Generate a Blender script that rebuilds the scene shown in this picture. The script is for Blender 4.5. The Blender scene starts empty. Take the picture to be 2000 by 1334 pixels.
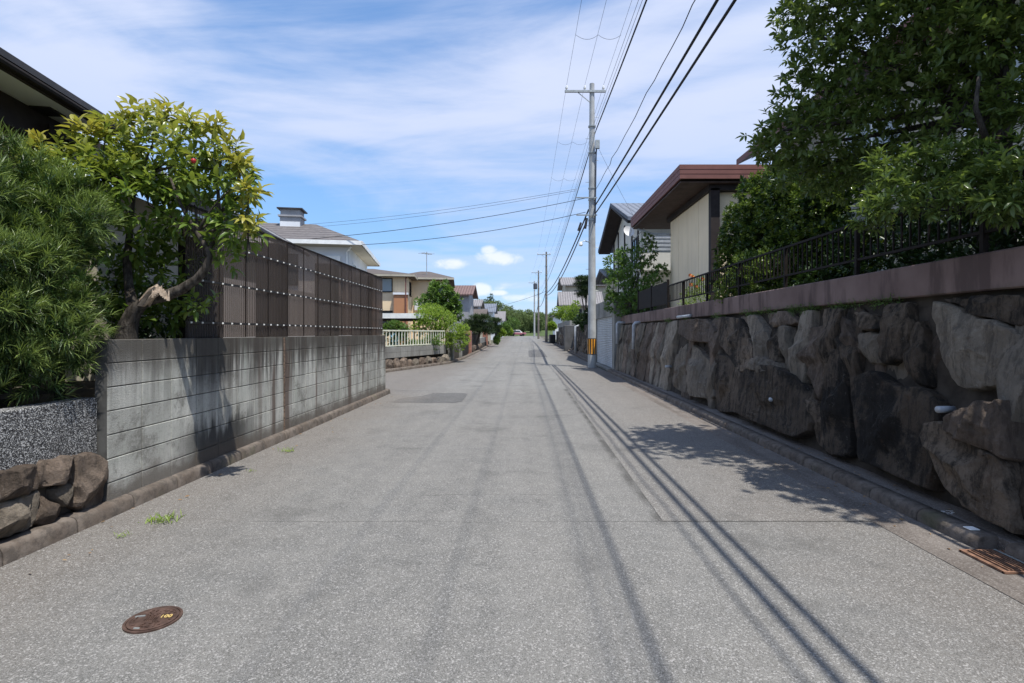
import bpy, bmesh, math, random
import numpy as np
from mathutils import Vector, Matrix, noise

random.seed(7); rng = np.random.default_rng(7)
scene = bpy.context.scene
COL = scene.collection
F, H, VX, VY = 1050.0, 1.52, 1028.0, 650.0      # focal length in photo pixels, eye height, vanishing point

# ------------------------------------------------------------------ camera
cam = bpy.data.cameras.new('camera'); camo = bpy.data.objects.new('camera', cam); COL.objects.link(camo)
cam.sensor_fit = 'HORIZONTAL'; cam.sensor_width = 36; cam.lens = 36 * F / 2000
cam.shift_x = -(VX - 1000) / 2000; cam.shift_y = -(667 - VY) / 2000
cam.clip_start = 0.05; cam.clip_end = 6000
camo.location = (0, 0, H); camo.rotation_euler = (math.radians(90), 0, 0)
scene.camera = camo

# ------------------------------------------------------------------ sun and sky
KX, KY = 0.255, 0.3                             # shadow offset per metre of height
sdir = Vector((-KX, KY, -1)).normalized()
el = math.asin(-sdir.z); az = math.atan2(KX, -KY)
sun = bpy.data.lights.new('sun', 'SUN'); suno = bpy.data.objects.new('sun', sun); COL.objects.link(suno)
sun.energy = 3.6; sun.angle = math.radians(0.5); sun.color = (1, 0.96, 0.89)
suno.rotation_euler = sdir.to_track_quat('-Z', 'Y').to_euler(); suno.location = (10, -10, 40)

world = bpy.data.worlds.new('World'); scene.world = world; world.use_nodes = True
wn = world.node_tree.nodes; wl = world.node_tree.links; wn.clear()
def wnode(t, **k):
    n = wn.new(t)
    for a, b in k.items(): setattr(n, a, b)
    return n
def wmath(op, a, b=None, c=None, clamp=False):
    n = wn.new('ShaderNodeMath'); n.operation = op; n.use_clamp = clamp
    for i, v in enumerate((a, b, c)):
        if v is None: continue
        if hasattr(v, 'links'): wl.new(v, n.inputs[i])
        else: n.inputs[i].default_value = v
    return n.outputs[0]
sky = wnode('ShaderNodeTexSky'); sky.sky_type = 'NISHITA'; sky.sun_disc = False
sky.sun_elevation = el; sky.sun_rotation = az; sky.air_density = 1.0; sky.dust_density = 0.3; sky.ozone_density = 2.2
tc = wnode('ShaderNodeTexCoord'); sp = wnode('ShaderNodeSeparateXYZ'); wl.new(tc.outputs['Generated'], sp.inputs[0])
zz = wmath('MAXIMUM', wmath('ADD', sp.outputs[2], 0.06), 0.03)
cx = wmath('DIVIDE', sp.outputs[0], zz); cy = wmath('DIVIDE', sp.outputs[1], zz)
def wvec(a, b, c=0.0):
    n = wn.new('ShaderNodeCombineXYZ')
    for i, v in enumerate((a, b, c)):
        if hasattr(v, 'links'): wl.new(v, n.inputs[i])
        else: n.inputs[i].default_value = v
    return n.outputs[0]
def wnoise(v, s, d=5, r=0.55, dist=0.0):
    n = wn.new('ShaderNodeTexNoise'); wl.new(v, n.inputs['Vector']); n.inputs['Scale'].default_value = s
    n.inputs['Detail'].default_value = d; n.inputs['Roughness'].default_value = r; n.inputs['Distortion'].default_value = dist
    return n.outputs[0]
def wramp(f, a, b):
    n = wn.new('ShaderNodeMapRange'); n.interpolation_type = 'SMOOTHSTEP'; wl.new(f, n.inputs[0])
    n.inputs[1].default_value = a; n.inputs[2].default_value = b
    return n.outputs[0]
hs = wnode('ShaderNodeHueSaturation'); hs.inputs['Hue'].default_value = 0.502; hs.inputs['Saturation'].default_value = 1.22; hs.inputs['Value'].default_value = 0.9; wl.new(sky.outputs[0], hs.inputs['Color'])
hz = wnode('ShaderNodeMix', data_type='RGBA'); wl.new(wmath('SUBTRACT', 0.68, wmath('MULTIPLY', wramp(sp.outputs[2], 0.05, 0.5), 0.5)), hz.inputs[0]); wl.new(hs.outputs[0], hz.inputs[6]); hz.inputs[7].default_value = (1.25, 2.3, 4.1, 1)
# thin cirrus drawn out across the view
ci = wnoise(wvec(wmath('ADD', wmath('MULTIPLY', cx, 0.62), wmath('MULTIPLY', cy, 0.2)), wmath('MULTIPLY', cy, 0.75), 5.3), 0.8, 7, 0.5, 0.9)
ci2 = wnoise(wvec(wmath('ADD', wmath('MULTIPLY', cx, 0.9), wmath('MULTIPLY', cy, 0.5)), wmath('MULTIPLY', cy, 2.2), 8.4), 1.0, 8, 0.62, 0.6)
cirrus = wmath('MULTIPLY', wramp(wmath('ADD', wmath('MULTIPLY', ci, 0.72), wmath('MULTIPLY', ci2, 0.28)), 0.37, 0.61), wmath('ADD', 0.45, wmath('MULTIPLY', wramp(sp.outputs[2], 0.1, 0.42), 0.5)))
# small cumulus low over the horizon
yy_ = wmath('MAXIMUM', wmath('ABSOLUTE', sp.outputs[1]), 0.2)
hx = wmath('DIVIDE', sp.outputs[0], yy_); tz = wmath('DIVIDE', sp.outputs[2], yy_)
cu = wnoise(wvec(wmath('MULTIPLY', hx, 14.0), wmath('MULTIPLY', tz, 22.0), 2.35), 1.6, 8, 0.6, 0.3)
cu0 = wnoise(wvec(wmath('MULTIPLY', hx, 4.0), wmath('MULTIPLY', tz, 9.0), 7.7), 1.0, 6, 0.55, 0.2)
band = wmath('MULTIPLY', wramp(tz, 0.0, 0.03), wmath('SUBTRACT', 1.0, wramp(tz, 0.1, 0.17)))
body = wmath('MULTIPLY', wramp(cu0, 0.62, 0.75), band)
for (px_, py_, w_, h_) in ((880, 516, 44, 13), (972, 503, 52, 17), (955, 488, 20, 12), (940, 566, 24, 16), (1015, 582, 46, 10), (975, 572, 22, 7)):
    qx = wmath('DIVIDE', wmath('SUBTRACT', hx, (px_-1028)/1050.0), w_/1050.0); qz = wmath('DIVIDE', wmath('SUBTRACT', tz, (650-py_)/1050.0), h_/1050.0)
    e = wmath('SUBTRACT', 1.0, wmath('ADD', wmath('MULTIPLY', qx, qx), wmath('MULTIPLY', qz, qz)))
    body = wmath('MAXIMUM', body, wmath('MULTIPLY', wmath('MULTIPLY', wramp(wmath('ADD', e, wmath('MULTIPLY', wmath('SUBTRACT', cu, 0.5), 2.4)), 0.0, 1.0), 0.75), wmath('GREATER_THAN', sp.outputs[1], 0.0)))
mx = wnode('ShaderNodeMix', data_type='RGBA'); wl.new(cirrus, mx.inputs[0]); wl.new(hz.outputs[2], mx.inputs[6]); mx.inputs[7].default_value = (3.15, 3.5, 4.5, 1)
mx2 = wnode('ShaderNodeMix', data_type='RGBA'); wl.new(body, mx2.inputs[0]); wl.new(mx.outputs[2], mx2.inputs[6]); mx2.inputs[7].default_value = (4.5, 4.6, 4.8, 1)
bg = wnode('ShaderNodeBackground'); wl.new(mx2.outputs[2], bg.inputs[0]); bg.inputs[1].default_value = 0.15
wo = wnode('ShaderNodeOutputWorld'); wl.new(bg.outputs[0], wo.inputs[0])
vs = scene.view_settings; vs.view_transform = 'Standard'; vs.look = 'None'; vs.exposure = 0.62; vs.gamma = 1; vs.use_curve_mapping = False

# ------------------------------------------------------------------ helpers
def at(px, py, d):
    return Vector(((px - VX) * d / F, d, H - (py - VY) * d / F))
def rise(y): return max(0.0, y - 30) * 0.0075
def lerp(a, b, t): return a + (b - a) * t

class MB:
    def __init__(s): s.v = []; s.f = []
    def add(s, vs_, fs):
        o = len(s.v); s.v += [tuple(v) for v in vs_]; s.f += [tuple(i + o for i in f) for f in fs]; return s
    def box(s, x0, x1, y0, y1, z0, z1):
        return s.add([(x0,y0,z0),(x1,y0,z0),(x1,y1,z0),(x0,y1,z0),(x0,y0,z1),(x1,y0,z1),(x1,y1,z1),(x0,y1,z1)],
                     [(0,3,2,1),(4,5,6,7),(0,1,5,4),(1,2,6,5),(2,3,7,6),(3,0,4,7)])
    def obox(s, a, b, w, h, up=(0,0,1)):
        a, b = Vector(a), Vector(b); t = (b - a).normalized(); u = Vector(up)
        r = t.cross(u)
        if r.length < 1e-4: r = t.cross(Vector((0,1,0)))
        r.normalize(); n = r.cross(t)
        vv = [p + r * (w/2*i) + n * (h/2*j) for p in (a, b) for i, j in ((-1,-1),(1,-1),(1,1),(-1,1))]
        return s.add(vv, [(0,3,2,1)[::-1] if 0 else (0,1,2,3),(7,6,5,4),(0,4,5,1),(1,5,6,2),(2,6,7,3),(3,7,4,0)])
    def prism(s, poly, z0, z1):
        n = len(poly)
        return s.add([(x,y,z0) for x,y in poly] + [(x,y,z1) for x,y in poly],
                     [tuple(range(n))[::-1], tuple(range(n,2*n))] + [(i,(i+1)%n,n+(i+1)%n,n+i) for i in range(n)])
    def tube(s, pts, rad, n=8, cap=True, wob=0.0):
        pts = [Vector(p) for p in pts]; m = len(pts)
        if not hasattr(rad, '__len__'): rad = [rad]*m
        o = len(s.v); prev = None
        for i, p in enumerate(pts):
            t = (pts[min(i+1,m-1)] - pts[max(i-1,0)]).normalized()
            if prev is None:
                prev = t.cross(Vector((0,0,1)))
                if prev.length < 0.05: prev = t.cross(Vector((1,0,0)))
            prev = (prev - t*prev.dot(t)).normalized(); q = t.cross(prev)
            for k in range(n):
                a = 2*math.pi*k/n; r = rad[i]
                if wob: r *= 1 + wob*noise.noise(Vector((p.x*9+math.cos(a)*2, p.y*9+math.sin(a)*2, p.z*5)))
                s.v.append(tuple(p + prev*(math.cos(a)*r) + q*(math.sin(a)*r)))
        for i in range(m-1):
            for k in range(n):
                s.f.append((o+i*n+k, o+i*n+(k+1)%n, o+(i+1)*n+(k+1)%n, o+(i+1)*n+k))
        if cap:
            s.f.append(tuple(o+k for k in range(n))[::-1]); s.f.append(tuple(o+(m-1)*n+k for k in range(n)))
        return s
    def lathe(s, c, prof, n=16):
        o = len(s.v); m = len(prof)
        for r, z in prof:
            for k in range(n):
                a = 2*math.pi*k/n; s.v.append((c[0]+math.cos(a)*r, c[1]+math.sin(a)*r, c[2]+z))
        for i in range(m-1):
            for k in range(n):
                s.f.append((o+i*n+k, o+i*n+(k+1)%n, o+(i+1)*n+(k+1)%n, o+(i+1)*n+k))
        s.f.append(tuple(o+k for k in range(n))[::-1]); s.f.append(tuple(o+(m-1)*n+k for k in range(n)))
        return s
    def mesh(s, name, mat, smooth=False):
        me = bpy.data.meshes.new(name); me.from_pydata(s.v, [], s.f); me.update()
        if mat: me.materials.append(mat)
        if smooth: me.polygons.foreach_set('use_smooth', [True]*len(me.polygons))
        return me
    def build(s, name, mat, parent=None, smooth=False, bevel=0.0, fix=True):
        me = s.mesh(name, mat, smooth)
        if fix or bevel:
            bm = bmesh.new(); bm.from_mesh(me)
            if bevel:
                bmesh.ops.bevel(bm, geom=[e for e in bm.edges if len(e.link_faces)==2 and e.calc_face_angle(0) > 0.5], offset=bevel, segments=1, affect='EDGES', clamp_overlap=True)
            bmesh.ops.recalc_face_normals(bm, faces=bm.faces); bm.to_mesh(me); bm.free()
        return link(name, me, parent)
def link(name, me, parent=None):
    o = bpy.data.objects.new(name, me); COL.objects.link(o)
    if parent is not None:
        o.parent = parent
        o.matrix_parent_inverse = wm(parent).inverted()
    return o
def wm(o):
    m = Matrix.LocRotScale(o.location, o.rotation_euler, o.scale)
    return (wm(o.parent) @ o.matrix_parent_inverse @ m) if o.parent else m
def tag(o, label=None, cat=None, group=None, kind=None):
    if label: o['label'] = label
    if cat: o['category'] = cat
    if group: o['group'] = group
    if kind: o['kind'] = kind
    return o
def thing(name, label, cat, loc=(0,0,0), rz=0, group=None):
    o = bpy.data.objects.new(name, None); COL.objects.link(o); o.location = loc; o.rotation_euler = (0,0,rz); o.empty_display_size = 0.2
    return tag(o, label, cat, group)
def copy_tree(o, parent=None):
    c = o.copy(); COL.objects.link(c)
    if parent is not None: c.parent = parent; c.matrix_parent_inverse = o.matrix_parent_inverse.copy()
    for ch in list(o.children): copy_tree(ch, c)
    return c

# ------------------------------------------------------------------ materials
class Mat:
    def __init__(s, name, rough=0.8, spec=0.3):
        s.m = bpy.data.materials.new(name); s.m.use_nodes = True; s.t = s.m.node_tree
        s.p = s.t.nodes['Principled BSDF']; s.out = s.t.nodes['Material Output']
        s.p.inputs['Roughness'].default_value = rough; s.p.inputs['Specular IOR Level'].default_value = spec
        s._pos = None
    def n(s, t): return s.t.nodes.new(t)
    def put(s, v, sock):
        if hasattr(v, 'links'): s.t.links.new(v, sock)
        elif isinstance(v, (tuple, list)): sock.default_value = (*v, 1) if len(v) == 3 and len(sock.default_value) == 4 else v
        else: sock.default_value = v
    def pos(s):
        if s._pos is None: s._pos = s.n('ShaderNodeNewGeometry').outputs['Position']
        return s._pos
    def obj(s): return s.n('ShaderNodeTexCoord').outputs['Object']
    def xyz(s, v=None):
        n = s.n('ShaderNodeSeparateXYZ'); s.put(v or s.pos(), n.inputs[0]); return n.outputs
    def vec(s, a, b, c=0.0):
        n = s.n('ShaderNodeCombineXYZ'); s.put(a, n.inputs[0]); s.put(b, n.inputs[1]); s.put(c, n.inputs[2]); return n.outputs[0]
    def scl(s, v, k):
        n = s.n('ShaderNodeVectorMath'); n.operation = 'MULTIPLY'; s.put(v, n.inputs[0]); n.inputs[1].default_value = k; return n.outputs[0]
    def noise(s, sc, v=None, d=4, r=0.55, dist=0.0):
        n = s.n('ShaderNodeTexNoise'); s.put(v or s.pos(), n.inputs['Vector']); n.inputs['Scale'].default_value = sc
        n.inputs['Detail'].default_value = d; n.inputs['Roughness'].default_value = r; n.inputs['Distortion'].default_value = dist; return n.outputs[0]
    def voro(s, sc, v=None, out='Color', feat='F1'):
        n = s.n('ShaderNodeTexVoronoi'); n.feature = feat; s.put(v or s.pos(), n.inputs['Vector']); n.inputs['Scale'].default_value = sc; return n.outputs[out]
    def math(s, op, a, b=0.0, clamp=False):
        n = s.n('ShaderNodeMath'); n.operation = op; n.use_clamp = clamp; s.put(a, n.inputs[0]); s.put(b, n.inputs[1]); return n.outputs[0]
    def ramp(s, f, a, b, lo=0.0, hi=1.0):
        n = s.n('ShaderNodeMapRange'); n.interpolation_type = 'SMOOTHSTEP'; s.put(f, n.inputs[0]); n.inputs[1].default_value = a; n.inputs[2].default_value = b
        n.inputs[3].default_value = lo; n.inputs[4].default_value = hi; return n.outputs[0]
    def mix(s, f, a, b, mode='MIX'):
        n = s.n('ShaderNodeMix'); n.data_type = 'RGBA'; n.blend_type = mode; s.put(f, n.inputs[0]); s.put(a, n.inputs[6]); s.put(b, n.inputs[7]); return n.outputs[2]
    def rnd(s): return s.n('ShaderNodeObjectInfo').outputs['Random']
    def island(s): return s.n('ShaderNodeNewGeometry').outputs['Random Per Island']
    def attr(s, name):
        n = s.n('ShaderNodeAttribute'); n.attribute_name = name; return n.outputs['Fac']
    def base(s, c): s.put(c, s.p.inputs['Base Color']); return s
    def rough(s, r): s.put(r, s.p.inputs['Roughness']); return s
    def bump(s, h, st=0.5, dist=0.01):
        n = s.n('ShaderNodeBump'); n.inputs['Strength'].default_value = st; n.inputs['Distance'].default_value = dist; s.put(h, n.inputs['Height']); s.t.links.new(n.outputs[0], s.p.inputs['Normal']); return s

def plain(name, c, rough=0.6, var=0.12, sc=3.0, metal=0.0, spec=0.3, bump=0.0, bsc=60.0, grime=0.0):
    m = Mat(name, rough, spec); c = Vector(c)
    col = m.mix(m.ramp(m.noise(sc, d=5), 0.3, 0.7), tuple(c*(1-var)), tuple(c*(1+var)))
    if grime:
        x = m.xyz()
        st = m.noise(1.0, m.scl(m.pos(), (5, 5, 0.5)), 5, 0.6)
        col = m.mix(m.math('MULTIPLY', m.ramp(st, 0.5, 0.72), grime), col, (0.06, 0.055, 0.045))
    m.base(col); m.p.inputs['Metallic'].default_value = metal
    if bump: m.bump(m.noise(bsc, d=3), bump, 0.005)
    return m.m

def leaf_mat(name, c1, c2, c3=None, rough=0.4, trans=0.3, spec=0.5):
    m = Mat(name, rough, spec)
    r = m.island(); col = m.mix(r, c1, c2)
    if c3: col = m.mix(m.attr('tint'), col, c3)
    m.base(col)
    tr = m.n('ShaderNodeBsdfTranslucent'); m.put(m.mix(0.6, col, m.mix(1.0, col, (1.0, 1.0, 0.35), 'MULTIPLY')), tr.inputs[0])
    mxs = m.n('ShaderNodeMixShader'); mxs.inputs[0].default_value = trans
    m.t.links.new(m.p.outputs[0], mxs.inputs[1]); m.t.links.new(tr.outputs[0], mxs.inputs[2]); m.t.links.new(mxs.outputs[0], m.out.inputs[0])
    return m.m

def asphalt(name, c, warm, spk=0.5, lines=()):
    m = Mat(name, 0.9, 0.2); c = Vector(c); w = Vector(warm)
    x = m.xyz()
    big = m.noise(0.45, d=6, r=0.6); mid = m.noise(4.0, d=5, r=0.65)
    lane = m.noise(1.0, m.scl(m.pos(), (2.2, 0.12, 1)), 4, 0.55)
    col = m.mix(m.ramp(big, 0.3, 0.7), tuple(c), tuple(w))
    col = m.mix(m.ramp(lane, 0.4, 0.62, 0, 0.5), col, tuple(c*0.74))
    col = m.mix(m.ramp(mid, 0.35, 0.7, 0, 0.5), col, tuple(w*1.22))
    edge = m.math('ADD', m.math('MULTIPLY', m.math('ABSOLUTE', m.math('ADD', x[0], 0.2)), 1.0), m.math('MULTIPLY', m.noise(0.9, d=5), 1.6))
    col = m.mix(m.ramp(edge, 2.4, 4.0, 0, 0.75), col, (0.14, 0.122, 0.105))
    v = m.xyz(m.voro(240.0, m.scl(m.pos(), (1, 1, 0))))
    v2 = m.xyz(m.voro(130.0, m.scl(m.pos(), (1, 1, 0))))
    col = m.mix(m.ramp(v[0], 0.45, 0.95, 0, spk), col, (0.38, 0.375, 0.36))
    col = m.mix(m.ramp(v[1], 0.55, 1.0, 0, spk*1.1), col, (0.035, 0.034, 0.033))
    col = m.mix(m.ramp(v2[0], 0.86, 0.93, 0, spk*0.9), col, (0.5, 0.48, 0.46))
    col = m.mix(m.ramp(v2[1], 0.86, 0.95, 0, spk*0.8), col, (0.05, 0.05, 0.05))
    col = m.mix(m.math('MULTIPLY', m.ramp(m.noise(0.8, d=7, r=0.72), 0.52, 0.68), 0.45), col, (0.085, 0.083, 0.078))
    crk = m.voro(0.55, m.scl(m.vec(m.math('ADD', x[0], m.math('MULTIPLY', m.noise(1.3, d=6, r=0.65), 1.6)), m.math('ADD', x[1], m.math('MULTIPLY', m.noise(1.7, d=6, r=0.65), 1.6)), 0.0), (1, 1, 1)), 'Distance', 'DISTANCE_TO_EDGE')
    col = m.mix(m.math('MULTIPLY', m.ramp(crk, 0.0, 0.007, 1, 0), m.ramp(m.noise(0.5, d=2), 0.5, 0.62, 0, 0.45)), col, (0.05, 0.05, 0.047))
    wob = m.math('MULTIPLY', m.math('SUBTRACT', m.noise(1.6, d=4, r=0.55), 0.5), 0.12)
    for (axis, p, wd, x0, x1) in lines:
        o = 1 - axis
        dd = m.math('ABSOLUTE', m.math('SUBTRACT', m.math('ADD', x[axis], wob), p))
        f = m.ramp(dd, 0.0, wd, 1, 0)
        f = m.math('MULTIPLY', f, m.math('MULTIPLY', m.ramp(x[o], x0-0.15, x0+0.15), m.ramp(x[o], x1-0.3, x1+0.3, 1, 0)))
        f = m.math('MULTIPLY', f, m.ramp(m.noise(2.0, d=2), 0.3, 0.65, 0.15, 0.65))
        col = m.mix(f, col, (0.03, 0.028, 0.026))
    m.base(col)
    m.bump(m.math('ADD', m.voro(190.0, out='Distance'), m.math('MULTIPLY', mid, 0.7)), 0.45, 0.004)
    return m.m

M = {}
M['asphalt'] = asphalt('asphalt', (0.152, 0.149, 0.14), (0.18, 0.173, 0.158), 0.44,
    [(1, 4.33, 0.012, -2.2, 2.9), (1, 5.05, 0.01, -1.0, 0.4), (1, 14.6, 0.03, -2.5, 1.1), (0, 1.07, 0.09, 4.3, 14.6), (1, 25.2, 0.05, -3.3, 2.0)])
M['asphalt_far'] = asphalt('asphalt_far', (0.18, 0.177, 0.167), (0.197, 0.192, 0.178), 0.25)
M['asphalt_warm'] = asphalt('asphalt_warm', (0.152, 0.143, 0.13), (0.172, 0.16, 0.144), 0.45)
M['asphalt_patch'] = asphalt('asphalt_patch', (0.075, 0.075, 0.075), (0.09, 0.088, 0.085), 0.35)
def gutter():
    m = Mat('gutter_concrete', 0.92, 0.2)
    col = m.mix(m.ramp(m.noise(2.5, d=6, r=0.65), 0.3, 0.7), (0.12, 0.103, 0.09), (0.185, 0.163, 0.145))
    col = m.mix(m.ramp(m.noise(1.0, m.scl(m.pos(), (5, 0.4, 1)), 5), 0.45, 0.7, 0, 0.7), col, (0.085, 0.072, 0.062))
    v = m.xyz(m.voro(120.0)); col = m.mix(m.ramp(v[0], 0.6, 1, 0, 0.3), col, (0.42, 0.39, 0.36)); col = m.mix(m.ramp(v[1], 0.6, 1, 0, 0.3), col, (0.06, 0.055, 0.05))
    return m.base(col).bump(m.noise(80, d=4), 0.5, 0.006).m
M['gutter'] = gutter()
def kerbm():
    m = Mat('kerb_concrete', 0.92, 0.2)
    col = m.mix(m.ramp(m.noise(3.5, d=7, r=0.7), 0.3, 0.7), (0.11, 0.085, 0.067), (0.21, 0.178, 0.15))
    col = m.mix(m.ramp(m.noise(11, d=5, r=0.7), 0.44, 0.64, 0, 0.6), col, (0.05, 0.044, 0.038))
    col = m.mix(m.ramp(m.noise(1.3, d=5), 0.58, 0.7, 0, 0.4), col, (0.09, 0.1, 0.045))
    col = m.mix(m.math('MULTIPLY', m.rnd(), 0.3), col, (0.1, 0.09, 0.08))
    return m.base(col).bump(m.noise(90, d=5, r=0.7), 0.7, 0.006).m
M['kerb'] = kerbm()
def blockm():
    m = Mat('concrete_block', 0.9, 0.2); x = m.xyz()
    P = m.pos()
    col = m.mix(m.ramp(m.noise(1.8, d=5, r=0.6), 0.3, 0.7), (0.44, 0.445, 0.4), (0.6, 0.595, 0.545))
    col = m.mix(m.math('MULTIPLY', m.ramp(m.rnd(), 0.2, 1.0), 0.35), col, (0.34, 0.335, 0.305))
    up = m.ramp(x[2], 0.5, 1.45)
    st = m.noise(1.0, m.scl(P, (1, 5.5, 0.45)), 6, 0.62)
    st2 = m.noise(1.0, m.vec(x[0], m.math('MULTIPLY', x[1], 14.0), m.math('MULTIPLY', x[2], 0.7)), 4, 0.6)
    far = m.ramp(x[1], 4.9, 6.4, 0.4, 1.0)
    f = m.math('MULTIPLY', m.math('MULTIPLY', m.ramp(st, 0.4, 0.56), m.ramp(up, 0, 1, 0.3, 1.0)), far)
    col = m.mix(m.math('MULTIPLY', f, 0.85), col, (0.075, 0.065, 0.056))
    f2 = m.math('MULTIPLY', m.math('MULTIPLY', m.ramp(st2, 0.46, 0.6), m.ramp(up, 0, 1, 0.15, 0.95)), far)
    col = m.mix(f2, col, (0.05, 0.045, 0.042))
    rst = m.noise(1.0, m.vec(3.0, m.math('MULTIPLY', x[1], 2.6), m.math('MULTIPLY', x[2], 0.22)), 3, 0.5)
    col = m.mix(m.math('MULTIPLY', m.ramp(rst, 0.55, 0.62), m.ramp(x[1], 6.5, 7.5, 0, 0.8)), col, (0.1, 0.06, 0.045))
    pal = m.noise(1.0, m.vec(9.0, m.math('MULTIPLY', x[1], 4.0), m.math('MULTIPLY', x[2], 0.4)), 5, 0.6)
    col = m.mix(m.math('MULTIPLY', m.ramp(pal, 0.58, 0.68), 0.5), col, (0.4, 0.44, 0.38))
    # near-black patches low and high, and the splash of dirt along the foot
    mo = m.ramp(m.math('ABSOLUTE', m.math('SUBTRACT', x[1], 6.15)), 0.95, 0.3)
    lowm = m.ramp(m.math('ADD', x[2], m.math('MULTIPLY', m.math('SUBTRACT', m.noise(1.0, m.scl(P, (1, 7, 1.2)), 5), 0.5), 0.9)), 0.62, 0.38)
    him = m.math('MULTIPLY', m.ramp(m.math('ABSOLUTE', m.math('SUBTRACT', x[1], 6.0)), 0.5, 0.15), m.ramp(m.math('ADD', x[2], m.math('MULTIPLY', m.noise(6.0, d=4), 0.4)), 1.0, 1.35))
    col = m.mix(m.math('MULTIPLY', m.math('MULTIPLY', mo, lowm), 0.9), col, (0.03, 0.03, 0.03))
    col = m.mix(m.math('MULTIPLY', him, 0.8), col, (0.035, 0.033, 0.033))
    dirt = m.ramp(m.math('ADD', x[2], m.math('MULTIPLY', m.math('SUBTRACT', m.noise(3.5, d=6, r=0.7), 0.5), 0.45)), 0.36, 0.16)
    col = m.mix(m.math('MULTIPLY', dirt, 0.8), col, (0.115, 0.095, 0.078))
    topd = m.ramp(m.math('ADD', x[2], m.math('MULTIPLY', m.noise(1.0, m.scl(P, (1, 4, 1.5)), 6, 0.65), 0.5)), 1.3, 1.62)
    col = m.mix(m.math('MULTIPLY', topd, 0.85), col, (0.075, 0.066, 0.056))
    col = m.mix(m.ramp(m.noise(45, d=4, r=0.7), 0.5, 0.72, 0, 0.35), col, (0.1, 0.095, 0.085))
    col = m.mix(m.ramp(m.noise(1.6, d=8, r=0.75), 0.52, 0.66, 0, 0.65), col, (0.1, 0.095, 0.08))
    return m.base(col).bump(m.noise(90, d=5, r=0.7), 0.9, 0.01).m
M['block'] = blockm()
M['mortar'] = plain('mortar', (0.09, 0.088, 0.082), 0.95, 0.3, 8)
def aggm():
    m = Mat('exposed_aggregate', 0.75, 0.3)
    v = m.xyz(m.voro(150.0))
    col = m.mix(m.ramp(v[0], 0.35, 0.62), (0.022, 0.022, 0.024), (0.13, 0.13, 0.13))
    col = m.mix(m.ramp(v[1], 0.66, 0.82), col, (0.5, 0.5, 0.49))
    col = m.mix(m.ramp(m.noise(2.5, d=5), 0.5, 0.75, 0, 0.6), col, (0.04, 0.04, 0.04))
    return m.base(col).bump(m.voro(150.0, out='Distance'), 0.8, 0.008).m
M['aggregate'] = aggm()
def stonem(name, a, b, dark, lich, seed=0.0, grain_dark=0.65, blot=0.92):
    m = Mat(name, 0.88, 0.25)
    P = m.n('ShaderNodeVectorMath'); P.operation = 'ADD'; m.put(m.pos(), P.inputs[0])
    off = m.math('MULTIPLY', m.rnd(), 37.0); m.put(m.vec(off, off, seed), P.inputs[1]); P = P.outputs[0]
    col = m.mix(m.ramp(m.noise(2.6, P, 10, 0.74), 0.35, 0.65), a, b)
    col = m.mix(m.ramp(m.rnd(), 0.0, 1.0, 0, 0.7), col, m.mix(0.5, a, dark))
    grain = m.noise(1.0, m.scl(P, (12, 12, 2.0)), 9, 0.76)
    col = m.mix(m.ramp(grain, 0.45, 0.62, 0, grain_dark+.1), col, dark)  # dark streaks along the stretched grain
    col = m.mix(m.ramp(m.noise(1.3, P, 9, 0.72), 0.48, 0.58, 0, blot), col, dark)
    col = m.mix(m.ramp(m.noise(16.0, P, 8, 0.8), 0.59, 0.66, 0, 0.5), col, lich)
    col = m.mix(m.ramp(m.noise(4.2, P, 4, 0.6), 0.62, 0.72, 0, 0.4), col, (0.16, 0.095, 0.06))
    h = m.math('ADD', m.noise(9, P, 10, 0.8), m.math('MULTIPLY', m.noise(50, P, 6, 0.75), 0.4))
    return m.base(col).bump(h, 1.0, 0.075).m
M['stone'] = stonem('dark_stone', (0.15, 0.112, 0.08), (0.38, 0.3, 0.222), (0.02, 0.018, 0.016), (0.26, 0.245, 0.22))
M['stone_pale'] = stonem('pale_stone', (0.28, 0.235, 0.182), (0.54, 0.465, 0.37), (0.035, 0.031, 0.027), (0.5, 0.47, 0.42), 5.0, 0.4, 0.4)
M['stone_brown'] = stonem('brown_stone', (0.2, 0.15, 0.112), (0.42, 0.33, 0.26), (0.04, 0.033, 0.028), (0.4, 0.35, 0.3), 9.0, 0.45, 0.55)
M['joint'] = plain('stone_joint', (0.055, 0.046, 0.037), 0.98, 0.4, 6)
def pinkm():
    m = Mat('mauve_render', 0.85, 0.25)
    col = m.mix(m.ramp(m.noise(1.2, d=6, r=0.6), 0.3, 0.7), (0.15, 0.102, 0.09), (0.22, 0.158, 0.14))
    st = m.noise(1.0, m.scl(m.pos(), (1, 4, 0.7)), 6, 0.6)
    col = m.mix(m.ramp(st, 0.48, 0.62, 0, 0.75), col, (0.08, 0.055, 0.05))
    x = m.xyz(); g = m.ramp(m.math('ADD', x[2], m.math('MULTIPLY', m.noise(3, d=6, r=0.7), 0.35)), 2.1, 1.93, 0, 0.8)
    col = m.mix(g, col, (0.075, 0.075, 0.05))
    return m.base(col).bump(m.noise(110, d=4), 0.4, 0.004).m
M['pink'] = pinkm()
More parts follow.
